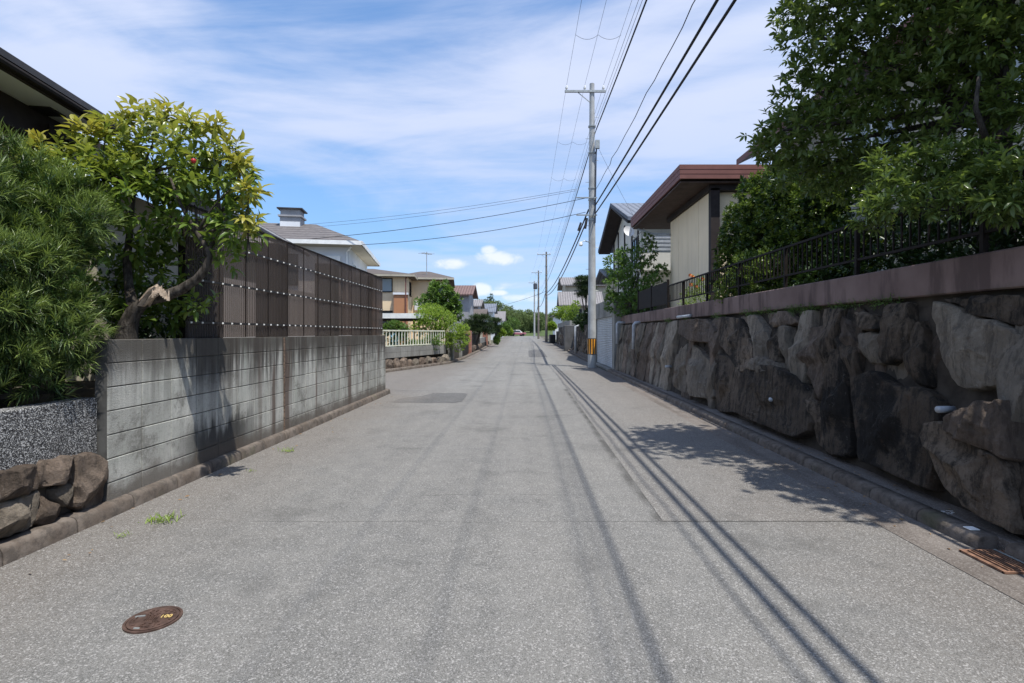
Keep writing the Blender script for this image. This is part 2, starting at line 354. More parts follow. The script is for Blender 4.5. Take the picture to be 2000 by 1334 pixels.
def corr():
    m = Mat('brown_polycarbonate', 0.38, 0.45)
    col = m.mix(m.noise(1.0, m.scl(m.pos(), (1, 3, 0.4)), 4), (0.11, 0.098, 0.09), (0.175, 0.155, 0.142)); m.base(col)
    m.base(m.mix(m.math('MULTIPLY', m.rnd(), 0.6), col, (0.07, 0.055, 0.048)))
    tl = m.n('ShaderNodeBsdfTranslucent'); tl.inputs[0].default_value = (0.22, 0.175, 0.15, 1)
    tp = m.n('ShaderNodeBsdfTransparent'); tp.inputs[0].default_value = (0.72, 0.63, 0.58, 1)
    a = m.n('ShaderNodeMixShader'); a.inputs[0].default_value = 0.35; b = m.n('ShaderNodeMixShader'); b.inputs[0].default_value = 0.46
    m.t.links.new(m.p.outputs[0], a.inputs[1]); m.t.links.new(tl.outputs[0], a.inputs[2])
    m.t.links.new(a.outputs[0], b.inputs[1]); m.t.links.new(tp.outputs[0], b.inputs[2]); m.t.links.new(b.outputs[0], m.out.inputs[0])
    return m.m
M['corrugated'] = corr()
M['black_metal'] = plain('black_metal', (0.018, 0.016, 0.015), 0.5, 0.3, 9, spec=0.4)
M['brown_metal'] = plain('dark_brown_metal', (0.016, 0.012, 0.01), 0.75, 0.3, 9, spec=0.2)
M['white_metal'] = plain('white_metal', (0.85, 0.85, 0.82), 0.45, 0.08, 5)
M['cream_metal'] = plain('cream_railing_paint', (0.68, 0.68, 0.55), 0.5, 0.1, 5)
M['galv'] = plain('galvanised_steel', (0.36, 0.38, 0.37), 0.5, 0.15, 12, metal=0.4)
M['pole'] = plain('pole_concrete', (0.4, 0.405, 0.395), 0.85, 0.18, 2.2, bump=0.3, bsc=90, grime=0.5)
M['pole_dark'] = plain('old_pole_concrete', (0.2, 0.175, 0.15), 0.85, 0.2, 2.2, grime=0.6)
M['rubber'] = plain('black_cable', (0.012, 0.012, 0.013), 0.55, 0.2, 3)
M['greywire'] = plain('grey_wire', (0.07, 0.075, 0.09), 0.55, 0.2, 3)
M['yellow'] = plain('reflective_yellow', (0.75, 0.32, 0.03), 0.5, 0.1, 9)
M['pvc'] = plain('pvc_pipe', (0.42, 0.44, 0.46), 0.5, 0.15, 7, grime=0.4)
M['cream_wall'] = plain('cream_render', (0.92, 0.76, 0.53), 0.85, 0.05, 0.7, bump=0.3, bsc=120, grime=0.08)
M['pale_wall'] = plain('pale_grey_render', (0.66, 0.64, 0.57), 0.85, 0.06, 0.7, grime=0.1)
M['yellow_wall'] = plain('yellow_render', (0.82, 0.65, 0.43), 0.85, 0.05, 0.7, grime=0.1)
M['terracotta'] = plain('terracotta_panel', (0.47, 0.23, 0.12), 0.8, 0.06, 1.0)
M['white_wall'] = plain('white_render', (0.72, 0.74, 0.76), 0.8, 0.05, 1.0)
M['grey_wall'] = plain('grey_render', (0.34, 0.34, 0.35), 0.85, 0.08, 1.0, grime=0.2)
M['beige_wall'] = plain('beige_render', (0.47, 0.43, 0.34), 0.85, 0.08, 1.0, grime=0.2)
M['soffit'] = plain('pale_soffit', (0.74, 0.75, 0.74), 0.8, 0.06, 1.0)
M['brown_wood'] = plain('brown_fascia', (0.2, 0.085, 0.07), 0.6, 0.1, 3.0)
M['slat'] = plain('brown_slat', (0.085, 0.055, 0.045), 0.6, 0.2, 5.0)
M['dark_wood'] = plain('dark_timber', (0.03, 0.022, 0.02), 0.7, 0.25, 5.0)
M['dark_tile'] = plain('dark_roof_tile', (0.05, 0.045, 0.045), 0.5, 0.25, 4.0)
def rooft(name, a, b, rows, axis):
    m = Mat(name, 0.75, 0.3); x = m.xyz()
    n = m.n('ShaderNodeTexWave'); n.wave_type = 'BANDS'; n.bands_direction = axis; n.inputs['Scale'].default_value = rows; n.inputs['Distortion'].default_value = 0.6
    n.inputs['Detail'].default_value = 2; m.put(m.obj(), n.inputs['Vector'])
    col = m.mix(m.ramp(m.noise(5.0, d=5, r=0.7), 0.3, 0.7), a, b)
    col = m.mix(m.ramp(n.outputs[0], 0.0, 0.4, 0.55, 0), col, tuple(Vector(a)*0.35))
    return m.base(col).bump(n.outputs[0], 0.6, 0.05).m
M['slate'] = rooft('grey_slate_roof', (0.11, 0.1, 0.098), (0.17, 0.155, 0.15), 1.6, 'Z')
M['slate_brown'] = rooft('brown_slate_roof', (0.1, 0.082, 0.072), (0.15, 0.125, 0.11), 1.6, 'Z')
M['tile_grey'] = rooft('grey_tile_roof', (0.2, 0.19, 0.19), (0.27, 0.255, 0.255), 1.1, 'X')
M['tile_grey_y'] = rooft('grey_tile_roof_side', (0.2, 0.19, 0.19), (0.27, 0.255, 0.255), 1.1, 'Y')
M['tile_red'] = rooft('red_brown_tile_roof', (0.14, 0.09, 0.08), (0.22, 0.145, 0.13), 1.1, 'X')
M['tile_blue'] = rooft('blue_grey_roof', (0.14, 0.16, 0.2), (0.2, 0.22, 0.26), 1.1, 'X')
M['glass'] = (lambda m: (m.base((0.03, 0.035, 0.04)), m.rough(0.06), m.m)[2])(Mat('window_glass', 0.06, 0.6))
M['pale_glass'] = (lambda m: (m.base((0.3, 0.36, 0.38)), m.rough(0.15), m.m)[2])(Mat('curtained_window', 0.15, 0.6))
M['shutter'] = plain('shutter_steel', (0.5, 0.52, 0.53), 0.5, 0.06, 2.0, grime=0.15)
M['concrete'] = plain('weathered_concrete', (0.25, 0.245, 0.225), 0.9, 0.2, 1.5, bump=0.4, bsc=80, grime=0.5)
M['concrete_dark'] = plain('dark_concrete', (0.1, 0.1, 0.1), 0.9, 0.2, 1.5, grime=0.5)
M['brick_red'] = plain('red_brick', (0.33, 0.16, 0.115), 0.85, 0.2, 6.0)
M['iron'] = plain('rusty_iron', (0.1, 0.062, 0.048), 0.6, 0.35, 18.0, metal=0.3, bump=0.4)
M['rust_stain'] = plain('rust_stain', (0.14, 0.1, 0.075), .95, .5, 30)
M['rust'] = plain('rust', (0.2, 0.11, 0.07), 0.8, 0.4, 25.0)
M['soil'] = plain('garden_soil', (0.06, 0.05, 0.038), 0.95, 0.4, 3.0)
M['ground'] = plain('ground', (0.11, 0.105, 0.075), 0.95, 0.3, 0.3)
M['bark'] = (lambda m: m.base(m.mix(m.ramp(m.noise(1.0, m.scl(m.pos(), (26, 26, 7)), 6, 0.7), 0.3, 0.7), (0.03, 0.025, 0.02), (0.13, 0.113, 0.096))).bump(m.noise(1.0, m.scl(m.pos(), (40, 40, 9)), 6, 0.7), 1.0, 0.03).m)(Mat('bark', 0.95, 0.15))
M['raw_wood'] = plain('broken_wood', (0.42, 0.33, 0.25), 0.9, 0.35, 25.0, bump=0.8, bsc=60)
M['dish'] = plain('dish_white', (0.75, 0.75, 0.75), 0.4, 0.04, 3)
M['leaf_podo'] = leaf_mat('podocarpus_leaf', (0.012, 0.038, 0.01), (0.035, 0.08, 0.02), (0.42, 0.54, 0.15), 0.4, 0.25)
M['leaf_cam'] = leaf_mat('broad_leaf', (0.085, 0.165, 0.03), (0.23, 0.32, 0.065), (0.46, 0.42, 0.09), 0.27, 0.42)
M['leaf_tree'] = leaf_mat('tree_leaf', (0.08, 0.13, 0.034), (0.17, 0.235, 0.065), (0.27, 0.34, 0.1), 0.25, 0.42)
M['leaf_hedge'] = leaf_mat('hedge_leaf', (0.065, 0.115, 0.02), (0.17, 0.245, 0.045), (0.3, 0.35, 0.09), 0.26, 0.25)
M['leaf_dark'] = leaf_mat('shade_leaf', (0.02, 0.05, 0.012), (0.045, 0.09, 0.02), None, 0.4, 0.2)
M['leaf_bright'] = leaf_mat('bright_leaf', (0.16, 0.27, 0.04), (0.3, 0.42, 0.075), (0.36, 0.42, 0.08), 0.5, 0.45)
M['leaf_mid'] = leaf_mat('mid_leaf', (0.07, 0.14, 0.03), (0.14, 0.24, 0.055), (0.25, 0.36, 0.09), 0.45, 0.3)
M['leaf_pine'] = leaf_mat('pine_needle', (0.025, 0.05, 0.016), (0.06, 0.1, 0.03), None, 0.6, 0.15)
M['leaf_wood'] = leaf_mat('woodland_leaf', (0.09, 0.14, 0.055), (0.2, 0.26, 0.095), (0.26, 0.31, 0.11), 0.7, 0.2)
M['leaf_fir'] = leaf_mat('fir_leaf', (0.04, 0.07, 0.03), (0.08, 0.12, 0.045), None, 0.7, 0.15)
M['fruit'] = plain('red_fruit', (0.42, 0.03, 0.035), 0.35, 0.1, 5)
M['orange'] = plain('orange_petal', (0.75, 0.22, 0.04), 0.6, 0.1, 5)
M['car_red'] = plain('red_car_paint', (0.36, 0.14, 0.17), 0.3, 0.05, 1)
M['car_white'] = plain('white_car_paint', (0.75, 0.75, 0.75), 0.3, 0.05, 1)
M['blue'] = plain('pale_blue_plastic', (0.25, 0.5, 0.66), 0.5, 0.08, 2)

# ------------------------------------------------------------------ foliage
def tmpl(L, W, fold=0.25, droop=0.2, narrow=False):
    if narrow: v = [(0,-.3*W,0),(0,.3*W,0),(L*.5,-W/2,droop*L*.1),(L*.5,W/2,droop*L*.1),(L,0,-droop*L*.2)]; f = [(0,2,3,1),(2,4,3)]
    else:
        k = fold*W
        v = [(0,0,0),(L*.35,-W/2,k*.6),(L*.35,0,-k*.2),(L*.35,W/2,k*.6),(L*.72,-W*.36,k*.3-droop*L*.25),(L*.72,0,-k*.3-droop*L*.25),(L*.72,W*.36,k*.3-droop*L*.25),(L,0,-droop*L*.7)]
        f = [(0,2,1),(0,3,2),(1,2,5,4),(2,3,6,5),(4,5,7),(5,6,7)]
    return np.array(v, float), f
def leaves_mesh(name, P, D, T, S, mat, tint=None, up=None):
    """P positions, D directions (leaf axis), template T, scales S"""
    tv, tf = T; n = len(P)
    D = D / np.linalg.norm(D, axis=1, keepdims=True)
    U = rng.normal(0, 0.35, (n, 3)) + (np.array([0, 0, 1.0]) if up is None else up)
    R = np.cross(U, D); R /= np.linalg.norm(R, axis=1, keepdims=True) + 1e-9; N = np.cross(D, R)
    V = P[:, None, :] + S[:, None, None] * (tv[None, :, 0:1]*D[:, None, :] + tv[None, :, 1:2]*R[:, None, :] + tv[None, :, 2:3]*N[:, None, :])
    k = len(tv); V = V.reshape(-1, 3)
    li = np.concatenate([np.array(f) for f in tf]); ls = np.array([len(f) for f in tf])
    loops = (li[None, :] + (np.arange(n)*k)[:, None]).ravel()
    tot = np.tile(ls, n); start = np.concatenate([[0], np.cumsum(tot)[:-1]])
    me = bpy.data.meshes.new(name)
    me.vertices.add(len(V)); me.vertices.foreach_set('co', V.astype(np.float32).ravel())
    me.loops.add(len(loops)); me.loops.foreach_set('vertex_index', loops.astype(np.int32))
    me.polygons.add(len(tot)); me.polygons.foreach_set('loop_start', start.astype(np.int32)); me.polygons.foreach_set('loop_total', tot.astype(np.int32))
    me.polygons.foreach_set('use_smooth', np.ones(len(tot), bool))
    me.update(calc_edges=True); me.materials.append(mat)
    if tint is not None:
        a = me.attributes.new('tint', 'FLOAT', 'POINT'); a.data.foreach_set('value', np.repeat(tint, k).astype(np.float32))
    return me
def in_blobs(blobs, n, shell=0.55):
    """points in ellipsoids (c, r); returns P, outward dir"""
    w = np.array([b[1][0]*b[1][1]*b[1][2] for b in blobs])**0.67; w = w/w.sum()
    idx = rng.choice(len(blobs), n, p=w)
    d = rng.normal(size=(n, 3)); d /= np.linalg.norm(d, axis=1, keepdims=True)
    r = shell + (1-shell)*rng.random(n)**0.7
    C = np.array([list(b[0]) for b in blobs])[idx]; R = np.array([list(b[1]) for b in blobs])[idx]
    wob = 1 + 0.22*np.array([noise.noise(Vector(x)*3) for x in (C + d*R)])
    return C + d*R*(r*wob)[:, None], d
def shoots(name, blobs, nshoot, nleaf, T, mat, shell=0.5, tilt=0.9, up=0.5, slen=0.05, jit=0.4, tintf=None, smin=0.7, smax=1.2):
    P, O = in_blobs(blobs, nshoot, shell)
    A = O + np.array([0, 0, up]) + rng.normal(0, jit, P.shape); A /= np.linalg.norm(A, axis=1, keepdims=True)
    ref = np.where(np.abs(A[:, 2:3]) < 0.9, np.array([[0, 0, 1.0]]), np.array([[1.0, 0, 0]]))
    X = np.cross(A, ref); X /= np.linalg.norm(X, axis=1, keepdims=True); Y = np.cross(A, X)
    ph = rng.random(nshoot)*6.28
    PP, DD, TT = [], [], []
    for k in range(nleaf):
        a = ph + k*2.4 + rng.normal(0, 0.25, nshoot); t = k/max(1, nleaf-1)
        ang = tilt*(1.15 - 0.75*t)
        rad = np.cos(a)[:, None]*X + np.sin(a)[:, None]*Y
        PP.append(P + A*(slen*t) ); DD.append(A*np.cos(ang) + rad*np.sin(ang))
        TT.append(np.full(nshoot, t))
    PP = np.concatenate(PP); DD = np.concatenate(DD); TT = np.concatenate(TT)
    S = smin + (smax-smin)*rng.random(len(PP))
    tint = tintf(PP, TT) if tintf else np.clip(0.15*TT + rng.normal(0, 0.1, len(PP)), 0, 1)
    ordr = np.argsort(np.tile(np.arange(nshoot), nleaf), kind='stable')
    return leaves_mesh(name, PP[ordr], DD[ordr], T, S[ordr], mat, tint[ordr])
def pxblob(px, py, d, r, ry=None, rz=None, sy=1.0):
    c = at(px, py, d); k = d/F
    return (c, (r*k, (ry or r)*k*sy, (rz or r)*k))
def branch_tubes(mb, root, ends, r0, r1, sag=0.12, n=6):
    root = Vector(root)
    for e in ends:
        e = Vector(e); mid = root.lerp(e, 0.5) + Vector((random.uniform(-1,1), random.uniform(-1,1), random.uniform(-.3,1)))*sag*(e-root).length
        pts = [root.lerp(mid, t)*(1-t) + mid.lerp(e, t)*t for t in (0, .25, .5, .75, 1)]
        mb.tube(pts, [lerp(r0, r1, t) for t in (0, .25, .5, .75, 1)], n, wob=0.15)
    return mb
# ================================================================== SETTING
def sheet(name, quads, mat, z=0.0):
    mb = MB()
    for q in quads: mb.add([(p[0], p[1], z + (p[2] if len(p) > 2 else rise(p[1]))) for p in q], [tuple(range(len(q)))])
    o = mb.build(name, mat, fix=False); tag(o, kind='structure'); return o
g = MB()
gx = [-600, -120, -40, -20, 0, 20, 60, 200, 600]; gy = [-60, 0, 30, 60, 100, 140, 180, 300, 600, 1500]
for y in gy:
    for x in gx: g.v.append((x, y, -0.06 + rise(min(y, 140))))
for j in range(len(gy)-1):
    for i in range(len(gx)-1): a = j*len(gx)+i; g.f.append((a, a+1, a+1+len(gx), a+len(gx)))
tag(g.build('ground', M['ground'], fix=False), kind='structure')
sheet('road', [[(-3.41,-8),(3.15,-8),(3.15,14.6),(-3.41,14.6)]], M['asphalt'])
LE = [(-3.41,14.6),(-3.41,31),(-3.6,45),(-3.9,61),(-4.6,100),(-7,141)]; RE = [(3.15,14.6),(3.15,31),(3.15,45),(3.1,61),(2.9,100),(3.4,141)]
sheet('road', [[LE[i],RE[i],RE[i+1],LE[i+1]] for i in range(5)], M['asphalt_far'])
sheet('side_street', [[(-3.411,13.6),(-3.411,31),(-3.57,30.7),(-3.77,26.4),(-5.35,20.5),(-7,18.9),(-40,18.5),(-40,14.4),(-4.3,14.2)]], M['asphalt_far'], -0.002)
sheet('road_resurfacing_strip', [[(1.1,4.33),(2.78,4.33),(2.78,21.5),(1.1,21.5)]], M['asphalt_warm'], 0.004)
sheet('gutter', [[(2.78,-8),(3.15,-8),(3.15,21.5),(2.78,21.5)]], M['gutter'], 0.004)
sheet('gutter', [[(-3.57,30.7),(-3.25,31),(-3.3,60),(-3.88,60)]], M['gutter'], 0.006)
sheet('road_patch', [[(-2.95,11.75),(-1.55,11.65),(-1.42,11.85),(-1.45,13.3),(-1.6,13.55),(-2.35,13.5),(-2.5,12.9),(-2.9,12.5)]], M['asphalt_patch'], 0.005)
sheet('road_patch', [[(0.15,33),(1.3,33),(1.3,45),(0.6,45),(0.15,42)]], M['asphalt_patch'], 0.005)
sheet('road_patch', [[(2.0,22.6),(2.95,22.6),(2.95,25.6),(2.0,25.6)]], M['asphalt_warm'], 0.009)
mp = MB()   # raised garden plots
mp.prism([(-3.62,-8),(-3.62,13.2),(-14,13.4),(-14,-8)], -0.05, 0.95); tag(mp.build('garden_ground', M['soil']), kind='structure')
mp = MB(); mp.prism([(-5.9,20.9),(-4.2,26.6),(-3.95,31),(-4.0,58),(-30,58),(-30,20.5)], -0.05, 0.62); tag(mp.build('garden_ground', M['soil']), kind='structure')
mp = MB(); mp.prism([(3.78,-8),(3.78,21.0),(30,21.0),(30,-8)], -0.05, 1.98); tag(mp.build('garden_ground', M['soil']), kind='structure')
mp = MB(); mp.prism([(3.78,27.4),(3.78,68),(34,68),(34,27.4)], -0.05, 1.7); tag(mp.build('garden_ground', M['soil']), kind='structure')

# kerbs: one structure each, a row of stones
def kerb(path, side, hgt=0.12, depth=0.17, ln=0.6):
    root = bpy.data.objects.new('kerb', None); COL.objects.link(root); root['kind'] = 'structure'
    variants = []
    for k in range(5):
        mb = MB(); prof = [(-depth,-0.03),(-depth,hgt),(-0.055,hgt),(-0.022,hgt-0.012),(-0.006,hgt-0.04),(0,-0.03)]
        ys = [0.004, 0.02, 0.15, 0.3, 0.45, ln-0.02, ln-0.004]
        for y in ys:
            e = 0.006 if y in (ys[0], ys[-1]) else 0
            for (x, z) in prof:
                j = Vector((x, y, z+k*3.7)); nn = noise.noise(j*14)*0.003 + noise.noise(j*5)*0.004
                mb.v.append(((x + nn - (e if x > -0.1 else 0))*side, y, z + (noise.noise(j*17+Vector((5,0,0)))*0.003 - e if z > 0 else 0)))
        n = len(prof)
        for i in range(len(ys)-1):
            for q in range(n-1): mb.f.append((i*n+q, i*n+q+1, (i+1)*n+q+1, (i+1)*n+q))
        mb.f.append(tuple(range(n))); mb.f.append(tuple((len(ys)-1)*n+q for q in range(n)))
        me = mb.mesh('kerb_stone', M['kerb'])
        bm = bmesh.new(); bm.from_mesh(me); bmesh.ops.recalc_face_normals(bm, faces=bm.faces); bm.to_mesh(me); bm.free()
        me.polygons.foreach_set('use_smooth', [len(p.vertices) == 4 for p in me.polygons]); variants.append(me)
    for a, b in zip(path[:-1], path[1:]):
        a, b = Vector((*a, rise(a[1]))), Vector((*b, rise(b[1]))); L = (b-a).length; n = max(1, round(L/ln)); t = (b-a)/L
        for i in range(n):
            o = link('kerb_stone', random.choice(variants), root); o.location = a + t*(L*i/n); o.rotation_euler = (math.asin(t.z), 0, math.atan2(-t.x, t.y)); o.scale = (1, L/n/ln, 1)
    return root
kerb([(-3.41,-0.6),(-3.41,13.5)], 1); kerb([(-3.45,13.52),(-3.75,14.0)], 1); kerb([(-3.8,14.02),(-12,14.35)], 1)
kerb([(-9,18.85),(-7,18.95),(-5.35,20.55),(-3.77,26.45),(-3.57,30.8),(-3.58,45),(-3.9,60)], 1, 0.11, 0.2)
kerb([(3.15,3.76),(3.15,21.0)], -1, 0.1, 0.15); kerb([(3.24,1.8),(3.24,3.66)], -1, 0.1, 0.15)
kerb([(3.2,27.5),(3.2,45),(3.15,61)], -1, 0.1, 0.15)
st = MB().box(3.3,3.78,1.0,21.2,-0.04,0.092); tag(st.build('concrete_verge', M['gutter']), kind='structure')
st = MB().box(-3.9,-3.57,-1,4.46,-0.04,0.1); tag(st.build('concrete_verge', M['gutter']), kind='structure')
st = MB().box(3.35,3.9,27.5,61,-0.04,0.3); tag(st.build('concrete_verge', M['gutter']), kind='structure')

# ================================================================== STONES
def chaikin(p, k=1):
    for _ in range(k):
        q = []
        for i in range(len(p)):
            a, b = p[i], p[(i+1) % len(p)]; q += [(a[0]*.93+b[0]*.07, a[1]*.93+b[1]*.07), (a[0]*.07+b[0]*.93, a[1]*.07+b[1]*.93)]
        p = q
    return p
def resample(p, n):
    d = [0]
    for i in range(len(p)): a, b = p[i], p[(i+1) % len(p)]; d.append(d[-1] + math.hypot(b[0]-a[0], b[1]-a[1]))
    out = []; j = 0
    for k in range(n):
        t = d[-1]*k/n
        while d[j+1] < t: j += 1
        f = (t-d[j])/max(1e-9, d[j+1]-d[j]); a, b = p[j], p[(j+1) % len(p)]; out.append((a[0]+(b[0]-a[0])*f, a[1]+(b[1]-a[1])*f))
    return out
def stone(poly, plane, front, dome, mat, parent, nb=26, rough=0.045, tilt=0.12, back=0.15, name='stone'):
    O, U, V, N = plane
    p = resample(chaikin(poly), nb); c = (sum(q[0] for q in p)/nb, sum(q[1] for q in p)/nb)
    sd = random.random()*90
    size = max(max(q[0] for q in p)-min(q[0] for q in p), max(q[1] for q in p)-min(q[1] for q in p)); rough *= min(1.0, 0.35+size)
    inset = min(0.018/size*2, 0.1); nr = 12 if nb > 30 else (7 if nb > 16 else 4)
    fac = [(0.0, random.uniform(-tilt, tilt), random.uniform(-tilt, tilt))]
    for i in range(6):                                    # cleft faces cutting the front
        a = random.random()*6.28; s = random.uniform(0.25, 0.95); fac.append((random.uniform(0.01, 0.13)*size*0.6, math.cos(a)*s, math.sin(a)*s))
    rings = [(1.0, -back), (1.0, -0.035), (1-inset*.8, -0.005)] + [(lerp(1-inset*2, 0.1, i/(nr-1)), 0.0) for i in range(nr)]
    mb = MB()
    def pt(u, v, d, k):
        w = Vector((u*3.2+sd, v*3.2, sd*.5)); j = Vector((u*13+sd, v*13, 1)); s = 0.024 if k < 4 else 0.008
        if k:
            h = min(f[0] + f[1]*(u-c[0]) + f[2]*(v-c[1]) for f in fac)
            h = front + dome + max(h, -0.085)
            d += h + rough*(noise.noise(w)*0.55 + noise.noise(w*2.7)*.4 + noise.noise(w*7)*.22 + noise.noise(Vector((u*26+sd, v*7, sd)))*.32)
        return O + U*(u+noise.noise(j)*s) + V*(v+noise.noise(j+Vector((7,3,1)))*s) + N*d
    for k, (r, d) in enumerate(rings):
        for q in p: mb.v.append(tuple(pt(c[0]+(q[0]-c[0])*r, c[1]+(q[1]-c[1])*r, d, k)))
    mb.v.append(tuple(pt(c[0], c[1], 0.0, 9)))
    for i in range(len(rings)-1):
        for k in range(nb): mb.f.append((i*nb+k, i*nb+(k+1)%nb, (i+1)*nb+(k+1)%nb, (i+1)*nb+k))
    e = (len(rings)-1)*nb
    for k in range(nb): mb.f.append((e+k, e+(k+1)%nb, len(mb.v)-1))
    o = mb.build(name, mat, parent, smooth=True)
    o.data.set_sharp_from_angle(angle=math.radians(17))
    return o
def clip(poly, a, n):
    out = []
    for i in range(len(poly)):
        p, q = poly[i], poly[(i+1) % len(poly)]
        dp = (p[0]-a[0])*n[0]+(p[1]-a[1])*n[1]; dq = (q[0]-a[0])*n[0]+(q[1]-a[1])*n[1]
        if dp <= 0: out.append(p)
        if (dp < 0 < dq) or (dq < 0 < dp): t = dp/(dp-dq); out.append((p[0]+(q[0]-p[0])*t, p[1]+(q[1]-p[1])*t))
    return out
def voronoi(u0, u1, v0, v1, su, sv, gap=0.012, jit=0.42):
    seeds = []; nu, nv = max(1, round((u1-u0)/su)), max(1, round((v1-v0)/sv))
    for i in range(nu):
        for j in range(nv):
            seeds.append((u0+(u1-u0)*(i+.5+random.uniform(-jit, jit)+(.3 if j % 2 else -.1))/nu, v0+(v1-v0)*(j+.5+random.uniform(-jit, jit)*.8)/nv))
    k = su/sv; cells = []
    for s in seeds:
        poly = [(u0,v0),(u1,v0),(u1,v1),(u0,v1)]
        for t in seeds:
            if t is s or abs(t[0]-s[0]) > su*3: continue
            dx, dy = t[0]-s[0], (t[1]-s[1])*k*k; L = math.hypot(dx, dy)
            m = ((s[0]+t[0])/2 - dx/L*gap, (s[1]+t[1])/2 - dy/L*gap)
            poly = clip(poly, m, (dx, dy))
            if len(poly) < 3: break
        if len(poly) >= 3:
            ar = abs(sum(poly[i][0]*poly[(i+1)%len(poly)][1]-poly[(i+1)%len(poly)][0]*poly[i][1] for i in range(len(poly))))/2
            if ar > 0.01: cells.append(poly)
    return cells
def inside(p, poly):
    c = False
    for i in range(len(poly)):
        a, b = poly[i], poly[i-1]
        if (a[1] > p[1]) != (b[1] > p[1]) and p[0] < (b[0]-a[0])*(p[1]-a[1])/(b[1]-a[1])+a[0]: c = not c
    return c

# right retaining wall of upright boulders, leaning back
SW = thing('stone_retaining_wall', 'tall dry-laid retaining wall of big dark upright boulders under the mauve parapet', 'stone wall', (3.47, 10, 0.1))
RP = (Vector((3.47, 0, 0.1)), Vector((0,1,0)), Vector((0.143,0,1)), Vector((-0.99,0,0.141)))
def rp(px, py):
    a, b = (px-VX)/F, -(py-VY)/F; d = (3.47+0.143*(H-0.1))/(a-0.143*b); return (d, H+b*d-0.1)
bk = MB(); bk.add([(3.535,1.0,0.05),(3.535,20.9,0.05),(3.79,20.9,1.84),(3.79,1.0,1.84),(4.0,1.0,0.05),(4.0,20.9,0.05),(4.0,20.9,1.84),(4.0,1.0,1.84)],
    [(0,1,2,3),(4,7,6,5),(0,3,7,4),(1,5,6,2),(3,2,6,7),(0,4,5,1)]); bk.build('joint_backing', M['joint'], SW)
T = [
 ('p',[(1829,588),(1877,601),(1948,626),(2002,649),(2002,754),(1979,757),(1918,761),(1880,757),(1854,710),(1839,644)],.12,.03),
 ('s',[(1841,585),(2010,575),(2010,641),(1933,621),(1877,598)],.08,.03),
 ('s',[(1785,626),(1803,629),(1813,682),(1816,754),(1793,754),(1778,713)],.06,.04),
 ('s',[(1742,590),(1780,590),(1783,631),(1775,703),(1737,713),(1737,649)],.09,.04),
 ('p',[(1689,649),(1724,652),(1727,713),(1694,710),(1687,670)],.05,.03),
 ('b',[(1639,611),(1663,626),(1686,690),(1671,691),(1650,662)],.08,.03),
 ('s',[(1666,608),(1704,611),(1729,641),(1714,647),(1694,644)],.07,.03),
 ('b',[(1561,636),(1627,639),(1622,675),(1602,789),(1584,738),(1571,687)],.07,.04),
 ('s',[(1627,680),(1653,687),(1663,764),(1668,894),(1622,891),(1606,800)],.10,.04),
 ('s',[(1671,738),(1717,722),(1755,755),(1813,758),(1844,789),(1839,866),(1833,965),(1760,930),(1690,900),(1678,820)],.12,.09),
 ('p',[(1530,639),(1546,636),(1550,723),(1536,726)],.08,.02),
 ('p',[(1459,618),(1479,614),(1504,650),(1522,717),(1488,713),(1479,686)],.09,.03),
 ('p',[(1470,722),(1480,702),(1506,700),(1533,712),(1540,724),(1505,732)],.2,.03),
 ('s',[(1452,738),(1472,717),(1506,715),(1533,717),(1562,735),(1590,762),(1594,840),(1562,858),(1495,830),(1450,812)],.12,.10),
 ('p',[(1353,672),(1371,684),(1389,706),(1398,780),(1355,776),(1351,722)],.09,.03),
 ('p',[(1319,695),(1344,668),(1346,771),(1324,762),(1318,729)],.07,.03),
 ('b',[(1333,625),(1387,623),(1407,645),(1396,670),(1360,668),(1333,654)],.14,.06),
 ('s',[(1409,618),(1450,621),(1461,654),(1479,695),(1468,722),(1445,726),(1425,695),(1405,668)],.07,.05),
 ('s',[(1394,686),(1425,697),(1450,731),(1448,807),(1405,805),(1398,762)],.07,.05),
 ('s',[(1838,829),(1889,830),(1940,870),(2004,905),(2030,1050),(1938,1006),(1884,950),(1843,870)],.22,.14),
 ('b',[(1882,822),(1930,800),(2010,785),(2010,905),(1940,872),(1893,848)],.26,.12),
 ('b',[(1500,612),(1540,608),(1562,630),(1530,640),(1508,640)],.07,.03),
 ('s',[(1552,735),(1600,790),(1622,860),(1618,885),(1594,870),(1590,762)],.05,.03),
]
mk = {'p': M['stone_pale'], 's': M['stone'], 'b': M['stone_brown']}
traced = []
for c, poly, fr, dm in T:
    uv = [rp(*q) for q in poly]; uv = [(u, max(-0.05, min(1.74, v))) for u, v in uv]; traced.append(uv)
    stone(uv, RP, fr*.85+.03, dm*.4, mk[c], SW, nb=46, rough=0.05, tilt=0.06)
for cell in voronoi(1.0, 11.2, -0.03, 1.72, 0.36, 0.92, 0.007) + voronoi(11.2, 20.75, -0.03, 1.72, 0.42, 1.2, 0.009, 0.36):
    c = (sum(p[0] for p in cell)/len(cell), sum(p[1] for p in cell)/len(cell)); ins = any(inside(c, t) for t in traced)
    stone(cell, RP, random.uniform(-0.05, -0.03) if ins else random.uniform(0.03, 0.09), 0.01 if ins else random.uniform(0.02, 0.06), random.choice([M['stone'], M['stone_brown'], M['stone_pale']]) , SW, nb=28, rough=0.05, tilt=0.03 if ins else 0.14)

# mauve parapet on top of the boulders
PW = MB(); PW.prism([(3.70,-6),(3.70,21.05),(3.88,21.05),(3.88,-6)], 1.86, 2.17)
o = PW.build('mauve_parapet', M['pink'], bevel=0.012); tag(o, 'long mauve-painted concrete parapet running along the boulder wall top', 'parapet')

